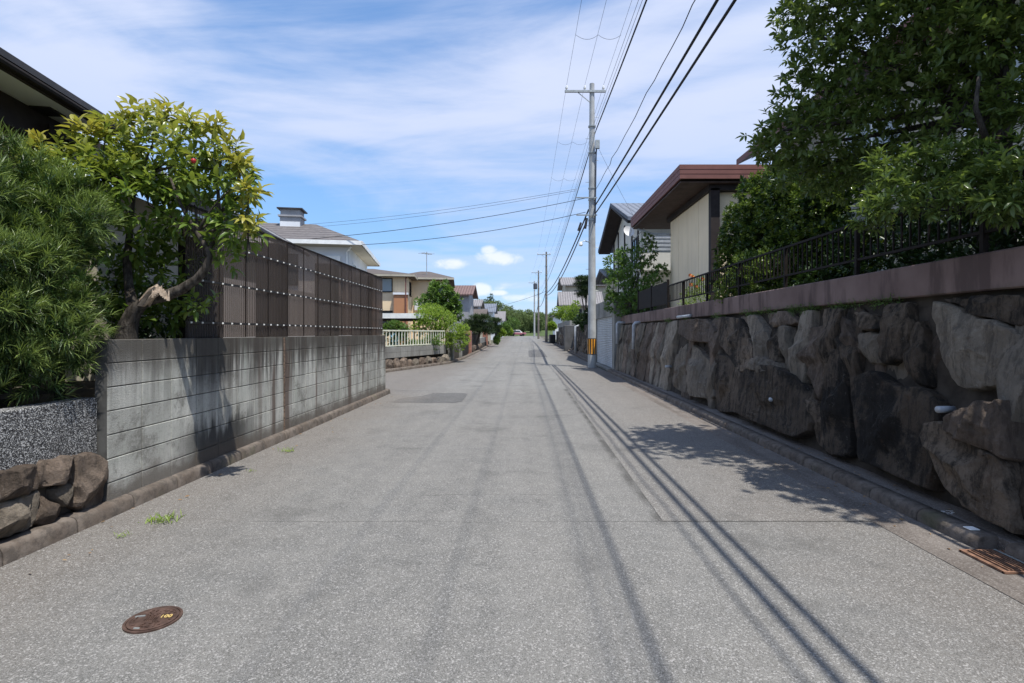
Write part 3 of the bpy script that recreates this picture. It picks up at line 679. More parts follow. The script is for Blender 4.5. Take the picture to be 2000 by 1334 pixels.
# near left footing of boulders
LP = (Vector((-3.5, 0, 0)), Vector((0,1,0)), Vector((0,0,1)), Vector((1,0,0)))
def lp(px, py, X=-3.5):
    d = F*X/(px-VX); return (d, H-(py-VY)*d/F)
FS = thing('boulder_footing', 'low footing of brown boulders below the speckled aggregate wall', 'stone wall', (-3.6, 3, 0.1))
MB().box(-3.85,-3.575,-1,4.46,0.08,0.5).build('joint_backing', M['joint'], FS)
for c, poly, fr, dm in [
  ('b',[(148,888),(195,882),(207,898),(206,990),(168,1012),(146,985)],.05,.05), ('b',[(78,903),(149,887),(151,936),(84,955)],.03,.04),
  ('b',[(-20,928),(80,903),(86,952),(58,968),(-20,990)],.04,.04), ('p',[(-20,988),(58,966),(94,955),(82,1012),(62,1038),(-20,1062)],.03,.03),
  ('b',[(72,1028),(95,962),(125,1000),(125,1015)],.0,.02), ('p',[(105,958),(148,940),(146,970),(125,993)],.0,.03)]:
    stone([lp(*q) for q in poly], LP, fr*.7+.03, dm*.3, mk[c], FS, nb=36, rough=0.035, tilt=0.05)
for cell in voronoi(0.2, 3.6, 0.1, 0.54, 0.5, 0.24): stone(cell, LP, random.uniform(.02,.05), 0.02, M['stone_brown'], FS, nb=18, rough=0.03)
AW = MB().box(-3.72,-3.55,-2,4.455,0.5,0.985)
tag(AW.build('aggregate_wall', M['aggregate'], bevel=0.01), 'low black and white speckled aggregate wall below the needle-leaved hedge', 'garden wall')

# ================================================================== LEFT BLOCK WALL
BW = thing('block_wall', 'stained grey concrete block wall with the brown corrugated fence on top', 'block wall', (-3.53, 9, 0.06))
Y0, Y1, ZT = 4.468, 13.29, 1.465; NB = 22; LB = (Y1-Y0)/NB
MB().box(-3.588,-3.489,Y0+0.004,Y1-0.004,0.0,ZT-0.01).build('mortar', M['mortar'], BW)
blk = MB().box(-0.112,0,0.0045,LB-0.0045,0.005,0.197); bme = None
for r in range(7):
    for c in range(NB):
        if bme is None: o = blk.build('block', M['block'], BW, bevel=0.004); bme = o.data
        else: o = link('block', bme, BW)
        o.location = (-3.48+random.uniform(-.0015,.0015), Y0+c*LB, ZT-0.2*(r+1)); 
        o.matrix_parent_inverse = wm(BW).inverted()
MB().box(-9,-3.6,Y1-0.13,Y1-0.01,0,ZT).build('return_wall', M['block'], BW)
MB().tube([(-3.479,7.72,0.12),(-3.479,7.72,1.45)],0.016,6).build('control_joint', M['rust_stain'], BW)

# ================================================================== CORRUGATED FENCE
tag(MB().box(-4.35,-4.25,7.4,13.1,.9,2.3).build('backdrop_wall', M['white_wall']), 'added pale backdrop wall that brightens the corrugated fence from behind', 'garden wall')  # added pale backdrop, brightens the translucent panels from behind
CF = thing('corrugated_fence', 'brown translucent corrugated screen fence with three rows of white bolt caps', 'fence', (-3.55, 9.5, 1.46))
pw, pitch = 0.587, 0.045; cp = MB(); ns = int(pw/pitch)*6+6
for i in range(ns+1):
    y = i*(pw+0.03)/ns
    for z in (0, 1.39): cp.v.append((0.011*math.sin(2*math.pi*y/pitch), y, z))
for i in range(ns): cp.f.append((2*i, 2*i+2, 2*i+3, 2*i+1))
cme = cp.mesh('panel', M['corrugated'], True)
yj = 5.6
k = 0
while yj < 13.0:
    o = link('panel', cme, CF); o.rotation_euler = (random.uniform(-.004,.004), random.uniform(-.004,.004), random.uniform(-.008,.008)); o.location = (-3.55+(0.004 if k % 2 else 0), yj, 1.467); o.scale = (1, min(1, (13.24-yj)/pw), 1); MB().box(-3.5325,-3.5295,yj-.007,yj+.007,1.467,2.855).build('joint_strip', M['brown_metal'], CF); yj += pw; k += 1
for z in (1.63, 2.09, 2.54): MB().box(-3.533,-3.529,5.6,13.23,z-0.013,z+0.013).build('rail', M['black_metal'], CF)
for y in (6.18, 7.9, 10.08, 12.3): MB().box(-3.9,-3.575,y-0.16,y+0.16,1.3,2.8).build('buttress', M['dark_wood'], CF)
MB().box(-3.56,-3.53,5.6,13.25,2.855,2.872).build('cap_rail', M['brown_metal'], CF)
for z in (1.63, 2.09, 2.54):
    bb = MB(); y = 5.66
    while y < 13.2:
        bb.add([(-3.532,y-.011,z-.011),(-3.532,y+.011,z-.011),(-3.532,y+.011,z+.011),(-3.532,y-.011,z+.011),(-3.518,y-.007,z-.007),(-3.518,y+.007,z-.007),(-3.518,y+.007,z+.007),(-3.518,y-.007,z+.007)],
               [(0,1,5,4),(1,2,6,5),(2,3,7,6),(3,0,4,7),(4,5,6,7)]); y += 0.196
    tag(bb.build('bolt_caps', M['white_metal'], CF, fix=False), kind='stuff')
#PART3
# ================================================================== HOUSES
def part(name, mb, mat, parent, **k):
    o = mb.build(name, mat, parent, **k); o.matrix_parent_inverse = Matrix(); return o
def hip(mb, x0, x1, y0, y1, ze, zr, rx0, rx1, ym=None, t=0.14):
    ym = (y0+y1)/2 if ym is None else ym
    return mb.add([(x0,y0,ze),(x1,y0,ze),(x1,y1,ze),(x0,y1,ze),(x0,y0,ze+t),(x1,y0,ze+t),(x1,y1,ze+t),(x0,y1,ze+t),(rx0,ym,zr),(rx1,ym,zr)],
                  [(0,3,2,1),(0,1,5,4),(1,2,6,5),(2,3,7,6),(3,0,4,7),(4,5,9,8),(6,7,8,9),(5,6,9),(7,4,8)])
def gable_x(mb, x0, x1, y0, y1, ze, zr, t=0.14, ym=None):      # ridge along x
    ym = (y0+y1)/2 if ym is None else ym
    return mb.add([(x0,y0,ze),(x1,y0,ze),(x0,ym,zr),(x1,ym,zr),(x0,y1,ze),(x1,y1,ze),(x0,y0,ze+t),(x1,y0,ze+t),(x0,ym,zr+t),(x1,ym,zr+t),(x0,y1,ze+t),(x1,y1,ze+t)],
                  [(0,1,3,2),(2,3,5,4),(6,8,9,7),(8,10,11,9),(0,6,7,1),(4,5,11,10),(0,2,8,6),(2,4,10,8),(1,7,9,3),(3,9,11,5)])
def gable_y(mb, x0, x1, y0, y1, ze, zr, t=0.14):
    m2 = gable_x(MB(), y0, y1, x0, x1, ze, zr, t); return mb.add([(v[1], v[0], v[2]) for v in m2.v], m2.f)
def window(parent, face, p, u0, u1, z0, z1, pane='glass', frame='black_metal', bar=0.06, mull=1):
    s = {'S': (lambda u, d, z: (u, p-d, z)), 'E': (lambda u, d, z: (p+d, u, z)), 'W': (lambda u, d, z: (p-d, u, z))}[face]
    def bx(mb, ua, ub, da, db, za, zb):
        vv = [s(u, d, z) for z in (za, zb) for d in (da, db) for u in (ua, ub)]
        return mb.add(vv, [(0,1,3,2),(4,6,7,5),(0,4,5,1),(2,3,7,6),(0,2,6,4),(1,5,7,3)])
    f = MB(); bx(f,u0-bar,u0,0,.06,z0-bar,z1+bar); bx(f,u1,u1+bar,0,.06,z0-bar,z1+bar); bx(f,u0,u1,0,.06,z1,z1+bar); bx(f,u0,u1,0,.08,z0-bar,z0)
    for i in range(1, mull+1): um = lerp(u0, u1, i/(mull+1)); bx(f, um-.02, um+.02, 0, .05, z0, z1)
    fo = part('window', f, M[frame], parent); part('pane', bx(MB(), u0, u1, 0.004, 0.025, z0, z1), M[pane], fo)
    return fo

# house with dark eaves, upper left
HA = thing('low_eaved_house', 'cream walled house with dark tiled eaves and pale soffit behind the needle-leaved hedge', 'house', (-4.97, 6.5, 0), math.atan(0.15))
part('wall', MB().box(-6,-0.95,-9,0.6,0.5,3.9), M['cream_wall'], HA)
part('soffit', MB().box(-0.95,-0.03,-9,-0.02,3.93,3.96), M['soffit'], HA)
part('beam', MB().box(-0.6,-0.42,-9,0.0,3.62,3.925), M['dark_wood'], HA)
part('gutter', MB().tube([(0.03,-9,3.945),(0.03,0.0,3.945)],0.035,8), M['brown_metal'], HA)
part('fascia', MB().box(-0.03,0.0,-9,0.02,3.90,4.02), M['dark_wood'], HA)
part('vent', MB().box(-0.42,-0.22,-0.75,-0.5,3.915,3.932), M['black_metal'], HA)
rf = part('roof', MB().add([(0.05,-9,3.985),(0.05,0.05,3.985),(-4,0.05,5.6),(-4,-9,5.6),(0.05,-9,4.05),(0.05,0.05,4.05),(-4,0.05,5.7),(-4,-9,5.7)],[(0,1,2,3),(4,7,6,5),(0,4,5,1),(1,5,6,2),(2,6,7,3),(3,7,4,0)]), M['dark_tile'], HA)
HB = thing('annexe_roof', 'low house annexe with dark tiled roof edge behind the corrugated fence', 'house', (-4.68, 8.3, 0), math.atan(0.133))
part('wall', MB().box(-4,-0.7,-1.8,4.4,0.5,3.35), M['beige_wall'], HB)
part('roof', MB().add([(0,-2.2,3.4),(0,4.6,3.4),(-3.5,4.6,4.7),(-3.5,-2.2,4.7),(0,-2.2,3.5),(0,4.6,3.5),(-3.5,4.6,4.82),(-3.5,-2.2,4.82)],[(0,1,2,3),(4,7,6,5),(0,4,5,1),(1,5,6,2),(2,6,7,3),(3,7,4,0)]), M['dark_tile'], HB)
part('gutter', MB().tube([(0.05,-2.2,3.42),(0.05,4.65,3.4)],0.05,8), M['grey_wall'], HB)
an = thing('television_antenna', 'small rake antenna on a thin mast above the annexe roof', 'antenna', (-6.0, 11.6, 4.2))
mb = MB().tube([(-6.0,11.6,3.9),(-6.0,11.6,4.75)],0.012,6); mb.build('mast', M['galv'], an)
mb = MB().tube([(-6.35,11.6,4.6),(-5.7,11.6,4.6)],0.008,5)
for i in range(5): mb.tube([(-6.3+i*.13,11.4,4.6),(-6.3+i*.13,11.8,4.6)],0.006,4)
mb.build('boom', M['galv'], an)

HC = thing('white_house', 'white two-storey house with grey hipped roof and square chimney', 'house', (-7.35, 24, 0), math.radians(9.6))
part('wall', MB().box(-10.6,-0.65,0.65,7.3,0.5,5.42), M['white_wall'], HC)
rf = part('roof', hip(MB(),-11.3,0,0,7.9,5.46,7.05,-8.4,-2.75), M['slate'], HC)
part('fascia', MB().box(-11.3,0.03,-0.04,0.0,5.44,5.62).box(0.003,0.04,-0.04,7.9,5.44,5.62), M['white_metal'], HC)
part('soffit', MB().box(-11.25,-0.03,0.03,7.85,5.425,5.455), M['beige_wall'], HC)
ch = part('chimney', MB().box(-4.3,-3.35,3.2,4.1,6.4,7.25).box(-4.38,-3.27,3.12,4.18,7.25,7.33).box(-4.28,-3.37,3.22,4.08,7.33,7.62), M['grey_wall'], rf)
part('cap', MB().box(-4.42,-3.23,3.08,4.22,7.62,7.68), M['dark_tile'], HC)
part('chimney_front_sheet', MB().box(-4.29,-3.36,3.17,3.199,6.5,7.0), M['white_wall'], HC)  # white sheet over the lower front of the grey chimney
part('downpipe', MB().tube([(-0.5,0.3,5.4),(-0.72,0.58,5.2),(-0.72,0.58,0.6)],0.045,8), M['white_metal'], HC)
window(HC,'S',0.65,-4.5,-2.9,3.7,5.0,'glass'); part('shutter_box', MB().box(-2.8,-1.0,0.5,0.648,3.2,5.0), M['white_metal'], HC)
window(HC,'E',-0.65,1.7,2.6,3.7,4.8,'pale_glass','white_metal'); window(HC,'E',-0.65,4.6,5.6,3.3,4.7,'glass')
window(HC,'S',0.65,-8.5,-6.7,3.6,5.0,'glass')

HD = thing('yellow_house', 'cream-yellow two-storey house with brown roof and terracotta wall panel', 'house', (-8.15, 37, 0), math.radians(7))
part('wall', MB().box(-9.5,-0.03,0.5,7.5,0.3,5.4).box(-0.028,2.6,3.2,9.3,0.3,5.45), M['yellow_wall'], HD)
part('roof', hip(MB(),-10,.42,0,8,5.42,6.35,-6.2,-2.9), M['slate_brown'], HD); part('roof', hip(MB(),-1.6,3.1,2.7,9.8,5.5,6.45,0.4,1.1,6.2), M['slate_brown'], HD)
part('eave_trim', MB().box(-10,0.45,-0.05,-0.01,5.4,5.54).box(0.47,3.13,2.65,2.69,5.48,5.62).box(0.425,0.46,-0.009,2.65,5.4,5.54), M['beige_wall'], HD)
part('panel', MB().box(-0.98,-0.05,0.2,0.499,0.3,4.15), M['terracotta'], HD); part('panel_cap', MB().box(-1.03,0.0,0.12,0.5,4.155,4.3), M['white_wall'], HD)
part('downpipe', MB().tube([(-0.16,0.42,5.4),(-0.16,0.12,5.2),(-0.16,0.1,0.4)],0.04,6), M['brown_wood'], HD)
window(HD,'S',0.5,-1.95,-1.15,4.4,5.25,'pale_glass','brown_metal',mull=0); window(HD,'S',0.5,-1.95,-1.15,2.2,3.0,'glass','brown_metal'); window(HD,'S',0.5,-6.2,-4.4,4.1,5.2,'pale_glass','brown_metal')
window(HD,'S',3.2,1.6,2.3,3.9,4.9,'glass','brown_metal',mull=0); window(HD,'E',-0.028,1.4,2.2,4.2,5.1,'glass','brown_metal',mull=0)
part('meter_box', MB().box(0.2,0.7,3.0,3.199,3.2,3.9), M['white_wall'], HD)
an2 = thing('television_antenna', 'tall rake antenna mast over the yellow house roof', 'antenna', (-7.6, 41, 6))
MB().tube([(-7.6,41,5.9),(-7.6,41,7.7)],0.03,6).build('mast', M['galv'], an2)
mb = MB().tube([(-7.9,40.6,7.55),(-7.3,41.4,7.55)],0.02,5)
for t in (0,.33,.66,1): mb.tube([(-8.2+.6*t,40.8+.6*t,7.55),(-7.6+.6*t,40.4+.6*t,7.55)],0.015,4)
mb.build('boom', M['galv'], an2)
CP = thing('carport', 'flat white carport roof on thin brown posts beside the yellow house', 'carport', (-7, 28, 0.6))
MB().box(-9.8,-5.15,27,31,2.18,2.24).build('roof_deck', M['brown_metal'], CP); MB().box(-9.85,-5.1,26.95,31.05,2.245,2.5).build('fascia', M['white_metal'], CP)
for x in (-5.72,-5.45,-9.5): MB().box(x-.04,x+.04,27.3,27.38,0.6,2.178).build('post', M['brown_metal'], CP)

def house(name, label, x0, x1, y0, y1, ze, zr, axis, roof, wall, z0=0.3, ov=0.5, wins=()):
    h = thing(name, label, 'house', ((x0+x1)/2, y0, z0))
    MB().box(x0+ov,x1-ov,y0+ov,y1-ov,z0,ze).build('wall', M[wall], h)
    mb = MB()
    xm, ym = (x0+x1)/2, (y0+y1)/2
    if axis == 'x': gable_x(mb,x0,x1,y0,y1,ze,zr); gm = MB().add([(x1-ov,y0+ov,ze),(x1-ov,y1-ov,ze),(x1-ov,ym,zr-.15),(x0+ov,y0+ov,ze),(x0+ov,y1-ov,ze),(x0+ov,ym,zr-.15)],[(0,1,2),(3,5,4),(0,2,5,3),(1,4,5,2),(0,3,4,1)])
    elif axis == 'y': gable_y(mb,x0,x1,y0,y1,ze,zr); gm = MB().add([(x0+ov,y0+ov,ze),(x1-ov,y0+ov,ze),(xm,y0+ov,zr-.15),(x0+ov,y1-ov,ze),(x1-ov,y1-ov,ze),(xm,y1-ov,zr-.15)],[(0,1,2),(3,5,4),(0,2,5,3),(1,4,5,2),(0,3,4,1)])
    else: hip(mb,x0,x1,y0,y1,ze,zr,lerp(x0,x1,.35),lerp(x0,x1,.65)); gm = None
    mb.build('roof', M[roof], h)
    if gm: gm.build('gable', M[wall], h)
    for (face, p, u0, u1, za, zb) in wins:
        f = window(h, face, p, u0, u1, za, zb); f.matrix_parent_inverse = wm(h).inverted()
    return h
house('tiled_house', 'grey-walled house under a red-brown tiled roof beyond the yellow house', -14,-5.45,55,61,5.35,6.5,'x','tile_red','grey_wall',wins=[('S',55.5,-8,-7.2,3.4,4.6)])
house('tiled_house', 'house with pale grey tiled upper roof and dark gable mark behind the pruned pines', -10.5,-5.85,70,76,4.9,5.9,'x','tile_grey','grey_wall')
house('tiled_house', 'single-storey building with dull brown tiled roof rising over the pruned pines', -9.5,-4.75,63.5,69,3.35,4.3,'x','slate_brown','beige_wall')
house('tiled_house', 'house with blue-grey roof and white wall near the wooded hill', -10,-4.9,86,92,4.75,6.2,'x','tile_blue','white_wall')
house('tiled_house', 'low house with pale tiled roof sloping down at the far end of the left row', -9.5,-4.4,112,119,3.9,6.0,'x','tile_grey','white_wall')

# right: house with deep brown eaves
HI = thing('flat_eaved_house', 'cream panelled house with deep brown flat eaves and slatted soffit', 'house', (5.2, 15.2, 1.98))
for i in range(4): MB().box(5.2,5.3,15.2+1.05*i+.012,15.2+1.05*(i+1)-.012,1.98,5.5).build('wall_panel', M['cream_wall'], HI)
MB().box(5.301,5.305,15.2,19.4,1.98,5.5).build('panel_joint', M['dark_wood'], HI); MB().box(5.306,10,15.25,19.4,1.98,5.5).build('wall', M['cream_wall'], HI)
MB().box(5.15,5.4,15.0,15.194,1.98,5.56).build('corner_post', M['dark_wood'], HI)
MB().box(5.1,10,15.0,19.5,5.505,5.66).build('wall_beam', M['dark_wood'], HI)
MB().box(4.25,11,14.75,21.55,5.75,6.05).build('roof', M['dark_wood'], HI)
for k,(a,b,dx) in enumerate([(5.74,5.86,0),(5.868,5.985,0.006),(5.993,6.12,0.012)]):
    MB().box(4.2-dx,11,14.7-dx,14.745,a,b).build('fascia_board', M['brown_wood'], HI); MB().box(4.2-dx,4.246,14.748,21.6,a,b).build('fascia_board', M['brown_wood'], HI)
sl = None; y = 14.82
while y < 21.5:
    if sl is None: o = MB().box(4.25,8,0,0.08,5.665,5.70).build('soffit_slat', M['slat'], HI); sl = o.data
    else: o = link('soffit_slat', sl, HI)
    o.location = (0, y, 0); y += 0.125
MB().tube([(4.4,21.2,5.6),(4.9,20.6,5.3),(5.15,19.3,5.05)],0.04,6).build('downpipe', M['pvc'], HI)
DI = thing('satellite_dish', 'round white satellite dish beside the brown flat eaves', 'satellite dish', (3.98, 21, 5.4))
dp = MB(); c0 = Vector((3.98,21,5.46)); ax = Vector((0.25,-0.9,0.35)).normalized(); sx = ax.cross(Vector((0,0,1))).normalized(); sy = sx.cross(ax)
for i, r in enumerate((0.0001,.08,.15,.21,.225)):
    for k in range(20): a = 6.2832*k/20; dp.v.append(tuple(c0 + sx*(math.cos(a)*r) + sy*(math.sin(a)*r) + ax*(r*r*1.4)))
for i in range(4):
    for k in range(20): dp.f.append((i*20+k, i*20+(k+1)%20, (i+1)*20+(k+1)%20, (i+1)*20+k))
dp.build('reflector', M['dish'], DI, smooth=True, fix=False)
MB().tube([c0-ax*.02, c0-ax*.12, Vector((4.3,21.2,5.25)), Vector((4.6,21.0,5.6))],0.018,6).build('mount', M['galv'], DI)
MB().tube([c0-sy*.2+ax*.06, c0-sy*.08+ax*.3],0.01,5).build('feed_arm', M['galv'], DI)

HJ = thing('upper_house', 'two-storey brown and cream house half hidden behind the big broadleaf tree', 'house', (7, 8, 1.98))
MB().box(8.4,14,2.0,18.3,1.98,7.6).build('wall', M['beige_wall'], HJ); MB().box(8.35,8.398,2.0,8.6,1.98,4.4).build('cladding', M['dark_wood'], HJ)
gable_y(MB(),7.5,16,1.2,19.2,7.5,9.6,.2).build('roof', M['brown_wood'], HJ)
for (a,b,z0_,z1_) in ((12.0,14.0,5.3,6.8),(8.4,10.2,5.3,6.8),(5.0,6.6,5.3,6.6),(12.6,14.2,2.6,4.2)):
    f = window(HJ,'W',8.4,a,b,z0_,z1_,'pale_glass','white_metal'); f.matrix_parent_inverse = wm(HJ).inverted()
HK = thing('gabled_house', 'dark-gabled cream house with balcony rails above the shuttered garage', 'house', (7, 24, 2.5))
MB().box(5.05,11,23.7,31.3,1.7,6.45).build('wall', M['pale_wall'], HK)
MB().add([(5.05,23.7,6.45),(5.05,31.3,6.45),(5.05,27.5,7.85),(11,23.7,6.45),(11,31.3,6.45),(11,27.5,7.85)],[(0,2,1),(3,4,5),(0,3,5,2),(1,2,5,4),(0,1,4,3)]).build('gable', M['pale_wall'], HK)
gable_x(MB(),4.3,12,22.8,32.25,6.3,8.0,.16).build('roof', M['tile_blue'], HK)
gable_x(MB(),4.32,5.0,22.95,32.1,6.2,7.9,.09).build('bargeboard_soffit', M['dark_wood'], HK)
for y in (24.2,25.6,27.5,29.4,30.8): MB().box(5.0,5.046,y-.08,y+.08,2.6,7.0).build('timber', M['dark_wood'], HK)
for (a,b) in ((24.5,25.4),(28.0,29.2)): f = window(HK,'W',5.05,a,b,4.6,5.8); f.matrix_parent_inverse = wm(HK).inverted()
f = window(HK,'S',23.7,6.8,8.2,4.4,6.0); f.matrix_parent_inverse = wm(HK).inverted()
for i in range(4): MB().box(5.0,9,23.0,23.05,5.05+i*.17,5.15+i*.17).build('balcony_rail', M['pvc'], HK)
MB().box(4.9,9.1,22.98,23.7,4.2,4.95).build('balcony', M['pale_wall'], HK)
gable_x(MB(),4.35,6.2,29.5,34.5,4.6,5.2,.12).build('porch_roof', M['tile_blue'], HK)
MB().box(5.0,6.0,30,34,1.7,4.6).build('porch', M['beige_wall'], HK)

# garage in the wall line
GA = thing('garage', 'concrete garage with closed ribbed steel shutter behind the striped utility pole', 'garage', (3.5, 24, 0))
MB().box(3.45,9,21.06,21.62,-.04,2.95).build('pier', M['concrete'], GA); MB().box(3.45,9,26.9,27.4,-.04,2.95).build('pier', M['concrete'], GA)
MB().box(3.47,9,21.622,26.898,2.2,2.93).build('lintel', M['concrete'], GA); MB().box(3.8,9,21.6,27,2.96,3.05).build('roof_slab', M['concrete'], GA)
sm = None
for i in range(27):
    if sm is None: o = MB().add([(3.56,21.63,0),(3.56,26.89,0),(3.535,26.89,.02),(3.535,21.63,.02),(3.535,26.89,.055),(3.535,21.63,.055),(3.56,21.63,.078),(3.56,26.89,.078)],[(0,1,2,3),(3,2,4,5),(5,4,7,6)]).build('shutter_slat', M['shutter'], GA, fix=False); sm = o.data
    else: o = link('shutter_slat', sm, GA)
    o.location = (0,0,0.06+i*.08)
MB().box(3.3,3.9,21.2,27.2,-.03,0.05).build('apron', M['concrete'], GA)

# beyond the garage on the right
def stonewall(name, label, X, y0, y1, z0, z1, su, sv, mat='stone'):
    w = thing(name, label, 'stone wall', (X, (y0+y1)/2, z0)); pl = (Vector((X,0,z0)), Vector((0,1,0)), Vector((0.1,0,1)), Vector((-1,0,0.1)))
    MB().box(X+.08,X+.5,y0,y1,z0-.1,z1).build('joint_backing', M['joint'], w)
    for c in voronoi(y0,y1,0,z1-z0,su,sv): stone(c, pl, random.uniform(0,.08), .06, random.choice([M[mat],M['stone'],M['stone_pale']]), w, nb=12, rough=.05)
    return w
stonewall('stone_retaining_wall','dark boulder wall between the garage and the concrete gate pier',3.45,27.5,40,.1,2.0,.75,.6)
stonewall('stone_retaining_wall','far boulder wall with pale concrete coping near the second utility pole',3.5,44.5,60,.2,2.1,.9,.65)
o = MB().box(3.6,4.2,44.5,62,2.1,2.55).build('coping_wall', M['concrete']); tag(o,'pale concrete coping wall on the far boulder wall','garden wall')
gp = thing('gate_pier', 'dark grey concrete gate pier with a reddish wall behind it', 'gate pier', (3.4, 42, .1))
MB().box(2.95,3.7,41.8,42.5,-.03,2.1).build('pier', M['concrete_dark'], gp, bevel=.03); MB().box(3.4,5.5,42.52,43.2,0,2.1).build('side_wall', M['concrete_dark'], gp)
o = MB().box(4.2,7.5,38.5,38.7,1.6,3.3).build('reddish_wall', plain('maroon_render',(0.1,0.055,0.05),.85,.2,1.5,grime=.4)); tag(o,'dark reddish garden wall above the boulders','garden wall')
o = MB().tube([(3.3,36,.1),(3.3,36,1.95),(3.6,36,2.02)],.09,10).build('drain_pipe', M['pvc'], smooth=True); tag(o,'thick pale drainpipe standing against the boulders beyond the garage','pipe')
HL = house('tiled_house', 'beige two-storey house with grey tiled gabled roofs beyond the pole', 4.25,14,66,74,7.3,8.6,'x','tile_grey','beige_wall',1.7,.6,[('W',4.85,68,69.5,5.2,6.6),('S',66.6,6,7.2,5.4,6.7)])
gable_x(MB(),3.75,9,62,66.5,4.6,6.3,.14).build('lower_roof', M['tile_grey'], HL); MB().box(4.4,8.6,62.6,66.59,1.7,4.7).build('lower_wall', M['beige_wall'], HL)
f = window(HL,'S',62.6,5,6.4,2.6,4.2); f.matrix_parent_inverse = wm(HL).inverted()
house('tiled_house','small pale house at the far end of the right row',4.2,12,88,96,4.2,5.4,'y','tile_grey_y','white_wall',.4)

# ================================================================== RAILINGS
RF = thing('railing', 'dark brown vertical-bar railing along the mauve parapet', 'railing', (3.8, 9, 2.17))
MB().box(3.782,3.818,1.0,14.35,2.755,2.785).build('top_rail', M['brown_metal'], RF); MB().box(3.785,3.815,1.0,14.35,2.343,2.37).build('bottom_rail', M['brown_metal'], RF)
bm_ = pm_ = None; y = 1.05; k = 0
while y < 14.35:
    if k % 14 == 0:
        if pm_ is None: o = MB().box(3.778,3.822,-.02,.02,2.16,2.754).build('post', M['brown_metal'], RF); pm_ = o.data
        else: o = link('post', pm_, RF)
    else:
        if bm_ is None: o = MB().box(3.792,3.808,-.0075,.0075,2.371,2.754).build('baluster', M['brown_metal'], RF); bm_ = o.data
        else: o = link('baluster', bm_, RF)
    o.location = (0,y,0); y += .122; k += 1
PF = thing('panel_fence', 'solid dark brown fence panels continuing from the bar railing', 'fence', (3.8, 16.5, 2.17))
for y in (14.42,16.3,18.2): MB().box(3.77,3.83,y-.03,y+.03,2.16,2.95).build('post', M['brown_metal'], PF)
for a in (14.46,16.34): MB().box(3.788,3.812,a,a+1.8,2.3,2.9).build('panel', M['brown_metal'], PF)
# dark fence at the near left hedge
BF = thing('black_fence', 'black metal garden fence buried in the needle-leaved hedge', 'fence', (-3.66, 3, .98))
for y in (0.6,2.5,4.36): MB().box(-3.81,-3.76,y-.025,y+.025,.97,1.72).build('post', M['black_metal'], BF)
for z in (1.06,1.66): MB().box(-3.8,-3.77,0,4.4,z-.02,z+.02).build('rail', M['black_metal'], BF)
o0 = None
for i in range(36):
    if o0 is None: o = MB().box(-3.792,-3.778,-.008,.008,1.08,1.64).build('bar', M['black_metal'], BF); o0 = o.data
    else: o = link('bar', o0, BF)
    o.location = (0,.1+i*.12,0)

# corner garden across the side street
A, B = Vector((-5.62,20.95,0)), Vector((-3.98,26.55,0)); tt = (B-A).normalized(); nn_ = Vector((tt.y,-tt.x,0))
A2 = A - tt*4.0
CG = thing('corner_wall', 'low grey block wall on round stones at the side-street corner', 'block wall', tuple((A+B)/2))
pl = (A2.copy(), tt, Vector((0,0,1)), nn_)
Lc = (B-A2).length
cb = MB(); 
for (p,q,z0_,z1_) in ((A2,B,.5,.94),): cb.add([tuple(v) for v in (p+Vector((0,0,z0_)),q+Vector((0,0,z0_)),q+Vector((0,0,z1_)),p+Vector((0,0,z1_)),p-nn_*.15+Vector((0,0,z0_)),q-nn_*.15+Vector((0,0,z0_)),q-nn_*.15+Vector((0,0,z1_)),p-nn_*.15+Vector((0,0,z1_)))],[(0,1,2,3),(4,7,6,5),(0,3,7,4),(1,5,6,2),(3,2,6,7),(0,4,5,1)])
cb.build('mortar', M['mortar'], CG)
bkm = None
for r in range(2):
    for i in range(int(Lc/.4)):
        if bkm is None: o = MB().box(.003,.395,-.015,.1,.003,.215).build('block', M['concrete'], CG, bevel=.006); bkm = o.data
        else: o = link('block', bkm, CG)
        o.matrix_parent_inverse = wm(CG).inverted(); o.location = A2 + tt*(i*.4) + Vector((0,0,.5+r*.22)) + nn_*.0; o.rotation_euler = (0,0,math.atan2(tt.y,tt.x))
u = 0.1
while u < Lc-.2:
    w = random.uniform(.35,.7); h = random.uniform(.3,.46); poly = [(u,.06),(u+w*.25,.02),(u+w*.9,.04),(u+w,.2),(u+w*.85,h),(u+w*.4,h+.05),(u+.05,h*.8)]
    stone(poly, pl, .08, .1, random.choice([M['stone_brown'],M['stone_pale'],M['stone_brown']]), CG, nb=18, rough=.05); u += w+.06
WR = thing('cream_railing', 'cream metal bar railing on the corner block wall', 'railing', tuple((A+B)/2+Vector((0,0,.94))))
def rail(z, w): return MB().obox(A2+nn_*-.07+Vector((0,0,z)), B+nn_*-.07+Vector((0,0,z)), w, w)
rail(.99,.045).build('bottom_rail', M['cream_metal'], WR); rail(1.61,.055).build('top_rail', M['cream_metal'], WR)
n = int(Lc/.245); o0 = None
for i in range(n+1):
    p = A2 + tt*(Lc*i/n) - nn_*.07
    if o0 is None: o = MB().box(-.016,.016,-.016,.016,1.0,1.6).build('baluster', M['cream_metal'], WR); o0 = o.data
    else: o = link('baluster', o0, WR)
    o.matrix_parent_inverse = wm(WR).inverted(); o.location = (p.x,p.y,0)
o = MB().box(-6.3,-6.0,24.9,25.15,.6,1.75).build('water_tank', M['blue'], bevel=.03); tag(o,'pale blue plastic post standing behind the cream railing','tank')
